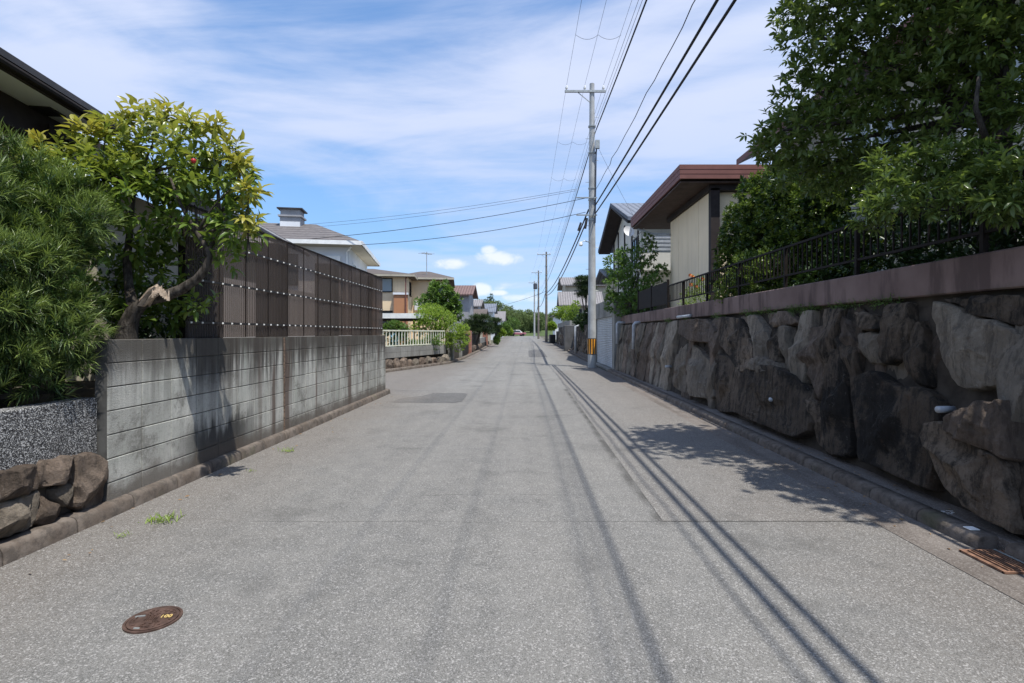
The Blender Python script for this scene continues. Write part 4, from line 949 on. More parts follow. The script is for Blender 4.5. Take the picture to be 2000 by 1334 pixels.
# gateposts and gates further on
def post(name,label,x0,x1,y0,y1,z1,mat,cat='gate pier'):
    o = MB().box(x0,x1,y0,y1,0,z1).build(name, M[mat], bevel=.015); return tag(o,label,cat)
post('gate_pier','weathered block gatepost beside the corner shrub',-4.25,-3.85,28.2,28.6,1.55,'concrete'); post('gate_pier','grey block gatepost next to the black gate',-4.2,-3.8,31.5,32,1.5,'concrete')
bg_ = thing('black_gate','tall closed black bar gate beside the red brick pier','gate',(-3.9,34,0))
MB().box(-3.92,-3.88,32.1,36.2,.15,.2).box(-3.92,-3.88,32.1,36.2,1.4,1.45).build('frame', M['black_metal'], bg_)
o0 = None
for i in range(20):
    if o0 is None: o = MB().box(-3.915,-3.885,-.05,.05,.15,1.44).build('bar', M['black_metal'], bg_); o0 = o.data
    else: o = link('bar', o0, bg_)
    o.location = (0,32.2+i*.21,0)
post('brick_pier','red brick gate pier at the end of the black gate',-4.3,-3.75,36.4,37,1.65,'brick_red')
stonewall_y = [(-3.95,37.2,47,'low kerb wall of rounded stones below the dark bar fence')]
for X,a,b,lab in stonewall_y:
    w = thing('stone_retaining_wall', lab, 'stone wall', (X,(a+b)/2,.1)); pl2 = (Vector((X,0,.08)), Vector((0,1,0)), Vector((0,0,1)), Vector((1,0,0)))
    MB().box(X-.4,X-.05,a,b,0,.55).build('joint_backing', M['joint'], w)
    for c in voronoi(a,b,0,.5,.5,.5): stone(c, pl2, .05, .06, M['stone_brown'], w, nb=12)
df = thing('bar_fence','dark metal bar fence along the far left gardens','fence',(-4.05,44,.55))
MB().box(-4.1,-4.05,37.2,47,.66,.7).box(-4.1,-4.05,37.2,47,1.45,1.5).build('rail', M['black_metal'], df)
o0 = None
for i in range(40):
    if o0 is None: o = MB().box(-4.09,-4.06,-.04,.04,.55,1.5).build('bar', M['black_metal'], df); o0 = o.data
    else: o = link('bar', o0, df)
    o.location = (0,37.3+i*.245,0)
post('garden_wall','low grey concrete wall past the dark bar fence',-4.3,-4.0,47.1,53,1.1,'concrete','garden wall'); post('brick_pier','brick gatepost standing alone past the grey low wall',-4.4,-3.9,54,54.6,1.75,'brick_red'); post('gate_pier','pale gatepost near the far brick gatepost',-4.4,-4.0,60,60.6,1.7,'beige_wall')

# ================================================================== POLES AND CABLES
def pole(label, x, y, h, top=True, mat='pole', band=False):
    z0 = rise(y); P = thing('utility_pole', label, 'utility pole', (x,y,z0), 0)
    part('shaft', MB().lathe((0,0,0),[(0.185,-.05),(0.178,1.0),(0.16,h*.35),(0.135,h*.7),(0.105,h),(0.06,h+.02)],20), M[mat], P, smooth=False)
    if top:
        part('crossarm', MB().box(-1.2,.58,-.15,-.07,h-.42,h-.33), M['galv'], P); part('brace', MB().obox((-.62,-.1,h-.42),(-.1,-.1,h-.85),.03,.03), M['galv'], P)
        for ix in (-1.12,-.33,.48):
            part('insulator', MB().lathe((ix,-.11,h-.33),[(.02,0),(.02,.06),(.06,.07),(.05,.12),(.06,.13),(.03,.2),(.01,.22)],10), M['soffit'], P)
    for z in (h-1.9,h-3.05,h-4.6,h-5.1,h-6.0,2.9):
        if z > 0: part('band', MB().lathe((0,0,z),[(.165,0),(.165,.06)],16), M['galv'], P)
    for i in range(10):
        z = 2.4+i*.95
        if z < h-1: part('step_bolt', MB().tube([(0,0,z),((.28 if i%2 else -.28),0,z)],.011,5), M['galv'], P)
    if band:
        b = part('warning_band', MB().lathe((0,0,.56),[(.181,0),(.178,.72)],24), M['black_metal'], P)
        for i in range(10):
            a0 = 2*math.pi*i/10; mb = MB(); 
            for z in (.6,1.25):
                for q in range(4): a = a0+q*.105; mb.v.append((math.cos(a)*.186,math.sin(a)*.186,z))
            mb.f = [(q,q+1,q+5,q+4) for q in range(3)]; s_ = part('stripe', mb, M['yellow'], b, fix=False)
    return P
X1,Y1p,H1 = 2.87,23.5,12.4
P1 = pole('tall pale concrete utility pole with a black and yellow striped band',X1,Y1p,H1,True,'pole',True)
part('lamp_arm', MB().tube([(-.1,-.1,5.45),(-.35,-.25,5.5),(-.5,-.3,5.42)],.02,6), M['galv'], P1)
part('street_lamp', MB().lathe((-.52,-.3,5.28),[(.03,.16),(.08,.1),(.09,.02),(.05,-.02)][::-1],10), M['white_metal'], P1)
part('splice_closure', MB().tube([(-.32,-.15,6.05),(-.24,-.12,6.5)],.06,8), M['black_metal'], P1); part('splice_closure', MB().tube([(-.62,-.2,5.95),(-.5,-.15,6.3)],.05,8), M['black_metal'], P1)
part('cable_riser', MB().tube([(.12,-.12,6.3),(.16,-.1,9.2),(.2,-.1,9.9)],.035,6), M['greywire'], P1); part('fuse_box', MB().box(.12,.3,-.3,-.15,9.5,9.85), M['galv'], P1)
part('bracket', MB().box(-.7,.2,-.22,-.17,6.6,6.65), M['galv'], P1); part('bracket', MB().box(-.7,.2,-.22,-.17,7.35,7.4), M['galv'], P1)
P2 = pole('weathered utility pole beside the dark boxes at the far boulder wall',2.64,71,11.9,True,'pole_dark'); P3 = pole('far brownish utility pole with a transformer can',2.1,93,11.8,True,'pole_dark')
part('transformer', MB().lathe((-.55,0,8.6),[(.3,0),(.34,.1),(.34,.9),(.2,1.0)],14), M['greywire'], P3)
P4 = pole('farthest slim pale utility pole near the woodland',1.66,110,11.5,True,'pole')
o = MB().box(2.9,3.6,66,69,rise(67),1.3).build('utility_box', M['black_metal'], bevel=.03); tag(o,'black roadside cabinet standing by the weathered pole','cabinet')
def cable(label, pts, sag, r, mat, group=None, n=18, wob=0.0):
    P = []
    for a, b in zip(pts[:-1], pts[1:]):
        a, b = Vector(a), Vector(b); L = (b-a).length
        for i in range(n + (0 if b is not pts[-1] else 0)):
            t = i/n; p = a.lerp(b,t); p.z -= sag*4*t*(1-t)
            if wob: p += Vector((noise.noise(Vector((L*t*1.1,1,0))),0,noise.noise(Vector((L*t*1.1,7,3)))))*wob
            P.append(p)
    P.append(Vector(pts[-1]))
    o = MB().tube(P, r, 6).build('overhead_cable', M[mat], smooth=True, fix=False); return tag(o,label,'cable',group)
for ix in (-1.12,-.33,.48):
    g_ = 'power wires on the crossarm insulators'; lab = 'thin grey power wire resting on the pole crossarm insulators'
    cable(lab,[(X1+ix+.05,-21.5,12.2),(X1+ix,Y1p-.1,H1-.12),(2.64+ix,71,11.7+rise(71)),(2.1+ix,93,11.6+rise(93)),(1.66+ix,110,11.3+rise(110))],.35,.0055,'greywire',g_,26)
for i,(yy,zz_) in enumerate(((19.0,12.05),(29.5,12.0),(36,11.85))):
    for a,b in ((-1.12,-.33),(-.33,.48)):
        cable('fine jumper wire drooping between the crossarm power wires',[(X1+a,yy,zz_),(X1+b,yy,zz_)],.16,.006,'greywire','jumper wires',8)
for k,(dx,dz,r) in enumerate(((.02,10.75,.0065),(.09,10.55,.0065),(.16,10.4,.0065))):
    cable('medium black service wire of the trio running past the pole',[(3.02+dx,-21.5,dz),(X1+.12+dx*.3,Y1p-.12,dz),(2.72+dx*.4,71,dz-1.6+rise(71)),(2.2,93,dz-1.5),(1.75,110,dz-1.7)],.5,r,'greywire','service wire trio',26)
cable('thick black bundled cable just below the service wire trio',[(3.2,-21.5,10.35),(X1+.13,Y1p-.1,10.25),(2.75,71,8.3),(2.2,93,8.2)],.5,.02,'rubber',None,26)
cable('thin twisted black drop cable spiralling beside the thick telephone cables',[(3.25,-21.5,8.0),(X1+.15,Y1p-.12,7.75)],.3,.011,'rubber',None,60,.06)
cable('thick black telephone cable with wire loops',[(3.2,-21.5,7.25),(X1+.15,Y1p-.12,7.1)],.3,.03,'rubber',None,30)
cable('smooth thick black telephone cable, lowest over the road',[(3.3,-21.5,6.8),(X1+.16,Y1p-.1,6.75)],.3,.028,'rubber',None,30)
cable('thick sagging telephone cable from the striped pole to the weathered pole',[(X1-.15,Y1p,6.9),(2.5,71,6.4+rise(71)),(2.0,93,6.2),(1.6,110,6.0)],.75,.035,'rubber',None,26)
cable('second telephone cable sagging from the striped pole to the weathered pole',[(X1-.2,Y1p,6.5),(2.52,71,6.15+rise(71))],.9,.03,'rubber',None,26)
cable('upper twin drop wire crossing toward the white house chimney',[(X1-.7,Y1p-.2,7.75),(-15,30,7.4)],.25,.007,'greywire'); cable('lower twin drop wire crossing toward the white house chimney',[(X1-.7,Y1p-.2,7.68),(-15,30,7.25)],.3,.007,'greywire')
cable('black drop cable crossing the road to the white house eaves',[(X1-.1,Y1p-.2,7.4),tuple(at(588,468,23.9))],.22,.012,'rubber'); cable('black drop cable crossing lower to the white house corner',[(X1-.3,Y1p-.2,6.75),(-7.35,24.0,5.45)],.22,.012,'rubber')
cable('far drop cable crossing the road at the weathered pole',[(2.6,71,7.0),(-8,85,5.2)],.4,.02,'greywire')
cable('thin stay wire falling from the striped pole to the gabled house',[(X1+.25,Y1p-.1,9.6),(4.6,23.2,6.6)],.05,.006,'greywire')
#PART4
# ================================================================== VEGETATION
LEAF = tmpl(1, .4); LEAFW = tmpl(1, .48, .2, .1); NEED = tmpl(1, .1, droop=.5, narrow=True); THIN = tmpl(1, .055, droop=.4, narrow=True); DROOP = tmpl(1, .4, .3, .5); LEAFN = tmpl(1, .32, .3, .35); SMALL = tmpl(1, .55, .3, .1)
def scaled(T, s): return (T[0]*s, T[1])
def clump(n): return None
# needle-leaved hedge, near left
PH = thing('podocarpus_hedge', 'dense hedge of long narrow bright-tipped leaves above the speckled wall', 'hedge', (-3.9, 4, .98))
bl = [pxblob(60,420,4.6,110),pxblob(130,470,4.55,75),pxblob(20,350,4.7,70),pxblob(30,540,4.35,100),pxblob(120,560,4.4,80),pxblob(60,650,4.2,95),pxblob(130,660,4.35,60),pxblob(20,720,4.0,70),pxblob(100,735,4.2,50),pxblob(-60,450,4.2,130),pxblob(-80,620,3.9,130),pxblob(140,420,4.8,60),pxblob(-150,550,3.6,150),pxblob(165,610,4.5,35)]
bl = [((c[0]-.04, c[1]-.03, c[2]), r) for c, r in bl]
big = [(c, (r[0]*.8, r[1]*.8, r[2]*.8)) for c, r in bl]; pads = []
for c, rr in bl:
    for k in range(7):
        d = Vector((random.uniform(-.4,1), random.uniform(-1,.5), random.uniform(-.9,1))).normalized(); pads.append(((c[0]+d.x*rr[0]*.85, c[1]+d.y*rr[1]*.85, c[2]+d.z*rr[2]*.85), (rr[0]*.38, rr[1]*.38, rr[2]*.24)))
def podo_t(P, T): return np.clip(0.75*np.maximum(T-.3,0) + 0.22*rng.random(len(P)) - .06, 0, 1)
link('foliage', shoots('foliage', pads, 2500, 22, scaled(THIN,.1), M['leaf_podo'], .3, 1.0, .6, .1, .4, podo_t), PH)
link('inner_foliage', shoots('inner_foliage', big, 900, 14, scaled(NEED,.1), M['leaf_dark'], .5, 1.0, .45, .1, .45), PH)  # dark inner leaves put the hedge's self-shading into the colour
mb = MB(); branch_tubes(mb, (-4.1,4.1,.9), [c for c,_ in bl[:9]], .035, .008); mb.build('stem', M['bark'], PH)
# yellow-green tree on the block wall
CT = thing('broadleaf_tree', 'yellow-green broadleaf tree with a bent trunk leaning over the block wall', 'tree', (-3.88, 5.2, .95))
tr = MB()
tr.tube([(-3.9,5.2,.9)]+[at(*p) for p in ((244,668,5.2),(250,635,5.2),(262,608,5.2),(285,588,5.2),(325,578,5.2),(355,565,5.2),(385,545,5.2),(404,522,5.2),(409,500,5.2),(400,478,5.2),(385,455,5.2),(370,430,5.2),(352,398,5.2),(332,345,5.25))],[.12,.1,.085,.065,.055,.05,.046,.042,.038,.031,.026,.022,.019,.015,.01],10,wob=.25)
tr.tube([at(*p) for p in ((262,608,5.22),(252,560,5.35),(248,510,5.4),(254,450,5.45),(258,400,5.5),(270,320,5.55))],[.055,.042,.035,.03,.024,.014],9,wob=.25)
tr.tube([at(*p) for p in ((404,500,5.2),(418,468,5.25),(428,420,5.3),(425,350,5.3),(435,300,5.3))],[.03,.024,.02,.014,.008],7,wob=.2)
tr.tube([at(*p) for p in ((425,420,5.3),(460,390,5.25),(480,370,5.2))],[.014,.01,.006],6)
cb_ = [(150,335,5.3,75,50),(105,345,5.2,45,35),(235,305,5.5,70,55),(300,275,5.5,70,50),(370,300,5.4,75,60),(420,330,5.3,55,55),(330,340,5.5,90,60),(220,360,5.3,90,60),(290,400,5.3,80,60),(380,400,5.4,70,60),(440,400,5.3,45,55),(465,450,5.2,35,40),(450,370,5.1,30,35),(260,470,5.5,60,60),(330,470,5.8,45,40),(230,560,5.6,55,60),(320,540,5.7,60,50),(395,600,5.6,30,30),(445,500,5.35,25,35),(300,620,5.7,90,25)]
blc = [pxblob(a,b,d,r,r*1.1,rz) for a,b,d,r,rz in cb_]
branch_tubes(tr, at(270,350,5.5), [c for c,_ in blc[:9]], .016, .005); branch_tubes(tr, at(385,455,5.2), [c for c,_ in blc[8:13]], .014, .005)
tr.build('trunk', M['bark'], CT, smooth=True)
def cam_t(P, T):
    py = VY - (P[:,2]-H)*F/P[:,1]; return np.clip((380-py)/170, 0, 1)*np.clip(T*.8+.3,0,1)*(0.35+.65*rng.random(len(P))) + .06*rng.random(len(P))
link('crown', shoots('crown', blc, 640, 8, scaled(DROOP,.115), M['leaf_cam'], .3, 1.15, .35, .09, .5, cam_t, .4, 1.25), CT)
tips = []
for (a,b,d) in ((165,270,5.3),(275,225,5.5),(325,235,5.5),(370,250,5.4),(415,260,5.3),(455,300,5.2),(470,330,5.2),(485,385,5.1),(480,430,5.1),(80,300,5.2),(65,315,5.2),(485,455,5.1),(240,245,5.5),(300,250,5.5),(205,275,5.4)):
    tips.append(pxblob(a,b,d,7)); 
link('young_shoots', shoots('young_shoots', tips, 75, 8, scaled(DROOP,.125), M['leaf_cam'], .1, 1.25, 1.2, .13, .25, lambda P,T: np.clip(.45+.5*T+rng.normal(0,.15,len(P)),0,1), .7, 1.15), CT)['kind'] = 'stuff'
mb = MB()
for c,_ in tips: mb.tube([Vector(c)-Vector((random.uniform(-.05,.05),0,.28)), Vector(c), Vector(c)+Vector((0,0,.1))],[.007,.005,.003],5)
mb.build('twigs', M['bark'], CT)['kind'] = 'stuff'
MB().tube([at(282,592,5.17),at(296,574,5.12),at(308,562,5.08)],[.045,.042,.03],14,wob=1.3).build('sawn_stub', M['raw_wood'], CT)
mb = MB()
for i in range(9): p = at(300+i*3.5,562+abs(i-3)*3,5.07); mb.tube([p-Vector((0,0,.05)), p+Vector((random.uniform(-.01,.01),0,random.uniform(.01,.05)))],[.018,.004],5)
mb.build('splinters', M['raw_wood'], CT)['kind'] = 'stuff'
fr = MB().lathe(at(378,314,4.9),[(.004,-.024),(.018,-.015),(.023,0),(.019,.014),(.004,.022)],12).build('fruit', M['fruit'], CT, smooth=True)
mb = MB()
for i in range(6): a = i*1.05; c = at(147,398,4.75); mb.add([c, c+Vector((math.cos(a)*.03,-.02,math.sin(a)*.03)), c+Vector((math.cos(a+.7)*.03,-.015,math.sin(a+.7)*.03))],[(0,1,2)])
mb.build('orange_flower', M['orange'], CT, fix=False)
# dark shrubs filling the bed behind the block wall
SH = thing('shrub', 'dark leafy shrub bed behind the block wall at the tree foot', 'shrub', (-4.6, 6, .95))
link('foliage', shoots('foliage', [((-4.6,5.6,1.6),(.5,.8,.5)),((-4.7,7.0,1.7),(.5,.8,.5)),((-4.9,8.2,1.7),(.4,.8,.6)),((-4.2,6.4,1.35),(.35,.7,.25)),((-5.0,6.4,2.2),(.4,.9,.5))], 1300, 5, scaled(LEAFW,.07), M['leaf_dark'], .4), SH)

# big tree, right
BT = thing('broadleaf_tree', 'large dark glossy-leaved tree spreading over the bar railing and road', 'tree', (5.0, 5.75, 1.98))
tr = MB(); tr.tube([(5.05,5.8,1.9),(5.02,5.75,2.6),(4.98,5.72,3.4),(5.02,5.7,4.4),(5.1,5.75,5.6),(5.1,5.8,6.8)],[.2,.16,.14,.12,.1,.06],12,wob=.2)
tb = [(1600,70,6.4,75,60),(1660,120,6.2,90,80),(1585,180,6.5,70,70),(1530,255,6.6,60,50),(1590,280,6.5,80,60),(1680,240,6.2,90,70),(1740,50,5.9,100,70),(1760,180,5.9,90,60),(1840,60,5.6,100,70),(1930,90,5.2,90,60),(1640,340,6.6,80,45),(1560,340,6.9,60,30),(1720,320,6.3,70,40),(1850,180,5.5,70,50),(1960,200,5.1,70,45),(1690,-60,6.0,150,80),(1850,-80,5.6,170,90),(2050,0,5.0,170,110),(2080,200,4.8,110,90),(2100,-200,5.0,250,150),(1800,-230,5.6,220,120),(1560,20,6.4,40,35),(1500,290,6.8,40,30),(1850,265,5.4,80,30)]
tbl = [pxblob(a,b,d,r,r*1.25,rz) for a,b,d,r,rz in tb]
low = [(1730,330,4.9,45,30),(1790,320,4.8,55,30),(1860,310,4.7,60,32),(1930,300,4.5,60,30),(1980,340,4.1,60,35),(1745,375,4.7,40,28),(1830,355,4.7,45,28),(1905,365,4.25,55,32),(1975,390,4.0,55,30),(1840,385,4.4,45,25),(1705,420,4.7,32,20),(1880,405,4.3,45,20),(1760,405,4.55,45,25),(1820,405,4.4,40,20),(1960,412,4.0,50,20),(1705,440,4.8,25,16),(2060,350,4.3,90,50)]
lbl = [pxblob(a,b,d,r,r*1.2,rz) for a,b,d,r,rz in low]
tbl.append(((4.6,3.5,5.5),(1.0,1.0,.7)))  # unseen crown lobe added to shade the lower spray
branch_tubes(tr, (5.0,5.72,3.9), [c for c,_ in tbl[:12]], .05, .012, .1); branch_tubes(tr, (5.05,5.72,4.9), [c for c,_ in tbl[12:]], .045, .012, .1); branch_tubes(tr, (5.0,5.72,2.9), [c for c,_ in lbl], .028, .007, .1)
tr.tube([at(1925,270,5.0),at(1905,210,4.95),at(1912,150,5.0)],[.03,.022,.015],7)
tr.build('trunk', M['bark'], BT, smooth=True)
link('crown', shoots('crown', tbl, 4800, 8, scaled(LEAF,.095), M['leaf_tree'], .2, 1.25, .5, .04, .5, None, .45, 1.25), BT)
link('lower_spray', shoots('lower_spray', lbl, 470, 9, scaled(LEAFN,.09), M['leaf_tree'], .3, 1.3, .5, .035, .5, None, .65, 1.15), BT)
# clipped hedge and bushes behind the railing
HG = thing('clipped_hedge', 'tall rounded clipped hedge with small shiny leaves beside the cream panelled wall', 'hedge', (4.8, 10.5, 1.98))
hb = [((4.75,11.7,2.9),(.62,.7,.9)),((4.75,11.5,3.6),(.6,.7,.8)),((4.8,10.6,4.0),(.65,.8,.75)),((4.8,10.5,3.1),(.65,.8,.9)),((4.8,9.5,3.8),(.65,.8,.8)),((4.8,9.4,2.9),(.6,.8,.8)),((4.8,8.4,3.4),(.6,.8,.8)),((4.8,8.4,2.7),(.6,.8,.6))]
link('foliage', shoots('foliage', hb, 5200, 6, scaled(SMALL,.07), M['leaf_hedge'], .72, 1.1, .3, .03, .5), HG)
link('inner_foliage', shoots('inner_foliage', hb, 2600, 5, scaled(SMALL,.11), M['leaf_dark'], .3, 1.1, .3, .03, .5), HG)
mb = MB(); branch_tubes(mb, (4.85,10.3,1.9), [c for c,_ in hb], .05, .015); mb.build('stem', M['bark'], HG)
B1 = thing('clipped_bush', 'low bush spilling through the bar railing below the tall hedge', 'bush', (4.05, 9.4, 2.0))
link('foliage', shoots('foliage', [((4.05,9.8,2.6),(.3,.5,.42)),((4.05,9.0,2.5),(.3,.5,.4)),((4.0,10.6,2.35),(.25,.5,.3)),((3.9,10.3,2.2),(.2,.5,.2))], 1300, 6, scaled(SMALL,.045), M['leaf_hedge'], .6), B1)
B2 = thing('shrub', 'deep shade shrubs behind the bar railing under the large tree', 'shrub', (4.6, 5.5, 2.0))
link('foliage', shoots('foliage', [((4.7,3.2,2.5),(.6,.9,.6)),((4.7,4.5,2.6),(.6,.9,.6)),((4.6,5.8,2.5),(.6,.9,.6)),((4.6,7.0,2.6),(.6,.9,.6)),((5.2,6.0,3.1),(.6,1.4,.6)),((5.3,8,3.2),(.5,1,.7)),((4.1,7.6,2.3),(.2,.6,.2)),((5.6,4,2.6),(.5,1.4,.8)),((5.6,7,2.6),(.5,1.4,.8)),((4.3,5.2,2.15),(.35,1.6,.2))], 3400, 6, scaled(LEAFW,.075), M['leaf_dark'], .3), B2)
B3 = thing('flowering_plant', 'thin plant with orange flowers behind the far end of the bar railing', 'plant', (4.1, 13, 2.0))
link('foliage', shoots('foliage', [((4.15,12.9,2.5),(.18,.5,.4)),((4.1,13.6,2.35),(.18,.5,.28))], 240, 5, scaled(LEAF,.06), M['leaf_bright'], .2), B3)
mb = MB()
for (a,b) in ((1348,538),(1353,541),(1360,560),(1349,556),(1372,545),(1381,560)):
    c = at(a,b,12.4)
    for i in range(6): t = i*1.05; mb.add([c, c+Vector((math.cos(t)*.045,-.02,math.sin(t)*.045)), c+Vector((math.cos(t+.8)*.045,.01,math.sin(t+.8)*.045))],[(0,1,2)])
mb.build('flower_heads', M['orange'], B3, fix=False)['kind'] = 'stuff'
mo = thing('moss_strip','moss and small weeds along the ledge below the mauve parapet','moss',(3.7,9,1.85)); mo['kind'] = 'stuff'
link('moss', shoots('moss', [((3.72,y,1.84),(.06,.35,.035)) for y in (5.6,6.3,7.0,7.4,8.2,8.9,10.4,12.4,14.0)], 900, 5, scaled(LEAF,.022), M['leaf_mid'], .1), mo)
# small tree over the garage end
B4 = thing('leafy_tree', 'bushy vine-leaved tree beside the satellite dish at the garage pier', 'tree', (3.95, 20.6, 2.0))
b4 = [pxblob(a,b,d,r,r*1.2,rz) for a,b,d,r,rz in ((1215,560,21,36,36),(1245,540,20.5,36,34),(1262,495,20.3,22,24),(1266,470,20.3,12,14),(1232,595,20.3,34,26),(1275,560,19.5,26,24),(1200,520,21.5,22,24),(1222,500,21,22,18),(1290,530,19.5,18,10),(1200,590,21,20,20),(1262,585,19.5,30,22))]
link('crown', shoots('crown', b4, 1500, 5, scaled(LEAFW,.12), M['leaf_mid'], .4), B4)
mb = MB(); mb.tube([(3.95,20.6,1.8),(3.98,20.6,2.4),(4.05,20.6,3.2)],[.08,.06,.04],8); branch_tubes(mb, (4.0,20.6,2.6), [c for c,_ in b4], .03, .008); mb.build('trunk', M['bark'], B4)
# left corner garden planting
def bush(name, label, cat, blobs, n, k, T, mat, trunk=None, shell=.35, base=None):
    c = blobs[0][0]; b = base or (c[0], c[1], .6); t = thing(name, label, cat, b)
    link('crown' if trunk else 'foliage', shoots('foliage', blobs, n, k, T, M[mat], shell), t)
    if trunk:
        mb = MB(); top = Vector(c); mb.tube([Vector(b)-Vector((0,0,.1)), Vector(b).lerp(top,.4), top],[trunk,trunk*.8,trunk*.4],8,wob=.2); branch_tubes(mb, Vector(b).lerp(top,.5), [x for x,_ in blobs], trunk*.45, trunk*.12); mb.build('trunk', M['bark'], t)
    return t
bush('maple_shrub','light green feathery shrub spilling over the cream railing end','shrub',[pxblob(a,b,d,r,r,rz) for a,b,d,r,rz in ((850,620,27,40,18),(830,640,27,30,15),(880,645,27.5,35,18),(860,665,27,30,18),(895,670,27.5,18,18),(840,605,27.5,25,12),(905,655,28,14,20))],1900,6,scaled(LEAF,.1),'leaf_bright',.05,.35,(-4.5,27.4,.6))
bush('fig_tree','dark broad-leaved tree rising behind the light green shrub','tree',[pxblob(a,b,d,r,r,rz) for a,b,d,r,rz in ((862,570,30,25,20),(840,590,30,25,15),(880,590,30,22,20),(855,605,30,30,15),(885,610,30,18,18),(850,560,30,10,10))],700,6,scaled(LEAFW,.2),'leaf_mid',.08,.35,(-4.9,30,.6))
bush('shrub','round green shrub between carport and cream railing','shrub',[pxblob(770,640,24,22,22,12),pxblob(755,645,24,15,15,9),pxblob(785,648,24,14,14,8)],500,6,scaled(LEAFW,.1),'leaf_mid')
bush('shrub','leafy undergrowth behind the cream railing','shrub',[pxblob(780,668,24.5,25,20,14),pxblob(840,670,25.5,22,18,14),pxblob(810,675,25,20,18,10)],600,5,scaled(LEAF,.1),'leaf_mid')
def niwaki(label, px0, d, pads):
    bl = [pxblob(a,b,d,r*1.35,r*1.3,r*.26) for a,b,r in pads]; c = at(px0,655,d)
    t = thing('pruned_pine', label, 'pine tree', (c.x,c.y,.6)); link('crown', shoots('crown', bl, 900, 8, scaled(NEED,.28), M['leaf_pine'], .2, .9, .9, .1, .4), t)
    mb = MB(); top = Vector(bl[0][0]); mb.tube([(c.x,c.y,.5),Vector((c.x,c.y,.5)).lerp(top,.5)+Vector((.15,0,0)),top],[.1,.08,.04],8,wob=.2); branch_tubes(mb, Vector((c.x,c.y,.5)).lerp(top,.5), [x for x,_ in bl], .04, .015); mb.build('trunk', M['bark'], t)
niwaki('layered garden pine with flat clipped pads next to the brick pier',930,42,[(938,622,16),(922,632,16),(945,636,14),(930,645,18),(915,640,12),(950,648,10)])
niwaki('second smaller layered garden pine past the dark bar fence',966,52,[(966,627,9),(958,636,9),(970,641,9),(962,648,10)])
niwaki('cloud-pruned pine in front of the beige tiled house',1142,46,[(1142,546,14),(1135,556,10),(1146,565,14),(1138,576,10),(1150,555,8)])
bush('shrub','rounded yellow-green weeds in front of the far brick gatepost','shrub',[pxblob(970,664,52,6,6,7)],250,5,scaled(LEAF,.16),'leaf_mid',base=(-2.9-.6,52,.2))
bush('hedge','bright clipped hedge on the far right boulder wall','hedge',[pxblob(a,b,d,r,r,rz) for a,b,d,r,rz in ((1090,610,56,12,11),(1105,608,55,13,11),(1118,606,54,12,11),(1098,618,56,14,8),(1125,598,53,9,10),(1112,620,54,14,8))],900,6,scaled(LEAFW,.14),'leaf_bright',base=(4.6,55,1.7))
bush('shrub','dark creepers over the boulders beyond the garage','shrub',[pxblob(1138,625,34,12,12,12),pxblob(1150,615,32,10,10,15),pxblob(1143,640,33,10,10,8),pxblob(1128,628,37,8,8,8)],600,5,scaled(LEAFW,.13),'leaf_dark',base=(3.9,33.5,1.9))
for i,(a,b,d,r,m_,lab) in enumerate(((985,640,95,9,'leaf_mid','roadside bush at the far end of the left gardens'),(992,646,105,8,'leaf_bright','bright weedy bush beside the far road end'),(978,648,80,7,'leaf_bright','pale green bush past the lone brick gatepost'),(1000,632,125,14,'leaf_mid','broad green bush before the woodland'),(1078,636,85,7,'leaf_bright','yellowish bush behind the far poles'))):
    bush('roadside_bush',lab,'bush',[pxblob(a,b,d,r,r,r),pxblob(a-r*.7,b+3,d,r*.7,r*.7,r*.7),pxblob(a+r*.6,b+3,d,r*.7,r*.7,r*.7)],400,5,scaled(LEAFW,.3),m_,base=(at(a,b,d).x,d,rise(d)))

# woodland at the end of the road
def tree_proto(name, label, mat, blobs, n, leaf, group):
    t = thing(name, label, 'tree', (0,0,0), 0, group); o = link('crown', shoots('crown', blobs, n, 5, scaled(LEAFW,leaf), M[mat], .45, 1.2, .3, .3, .5), t)
    mb = MB(); mb.tube([(0,0,-1),(.1,0,3),(0,.1,6.5)],[.4,.32,.15],8,wob=.2); branch_tubes(mb,(0,0,4),[c for c,_ in blobs],.14,.04); mb.build('trunk', M['bark'], t); return t
wl_ = 'rounded broadleaf tree in the wood at the road end'
p1 = tree_proto('woodland_tree', wl_, 'leaf_wood', [((0,0,7.5),(2.6,2.6,2.2)),((1.8,.3,6),(2,2,1.8)),((-1.9,0,5.8),(2,2,1.8)),((.3,-1.4,5),(2.2,1.8,1.8)),((-.5,.5,9.2),(1.6,1.6,1.3)),((1.2,-1,3.5),(1.8,1.6,1.6)),((-1.3,-1,3.2),(1.8,1.6,1.6))], 1500, .42, 'woodland trees')
p2 = tree_proto('conifer_tree', 'tall narrow conifer topping the wooded hill', 'leaf_fir', [((0,0,3+i*1.25),(2.4-i*.26,2.4-i*.26,.8)) for i in range(8)], 1100, .38, 'woodland conifers')
spots = [(918,178,1.25,0),(930,175,1.45,0),(942,180,1.5,0),(958,182,1.5,0),(975,178,1.45,0),(990,172,1.2,0),(1003,168,1.15,0),(1016,165,1.1,0),(1030,168,1.15,0),(1044,172,1.1,0),(1060,175,1.05,0),(1078,178,1.1,0),(985,150,.85,0),(1008,148,.75,0),(1022,150,.9,0),(1036,152,.8,0),(1048,150,.85,0),(905,182,1.3,0),(890,190,1.3,0),(870,196,1.3,0),(968,160,.9,0),(1095,180,1.1,0),
         (947,190,1.42,1),(960,190,1.62,1),(954,193,1.5,1),(935,192,1.2,1),(1000,180,1.15,1)]
used = {0:0,1:0}
hillz = lambda px: 1.2*math.exp(-((px-950)/45.0)**2)
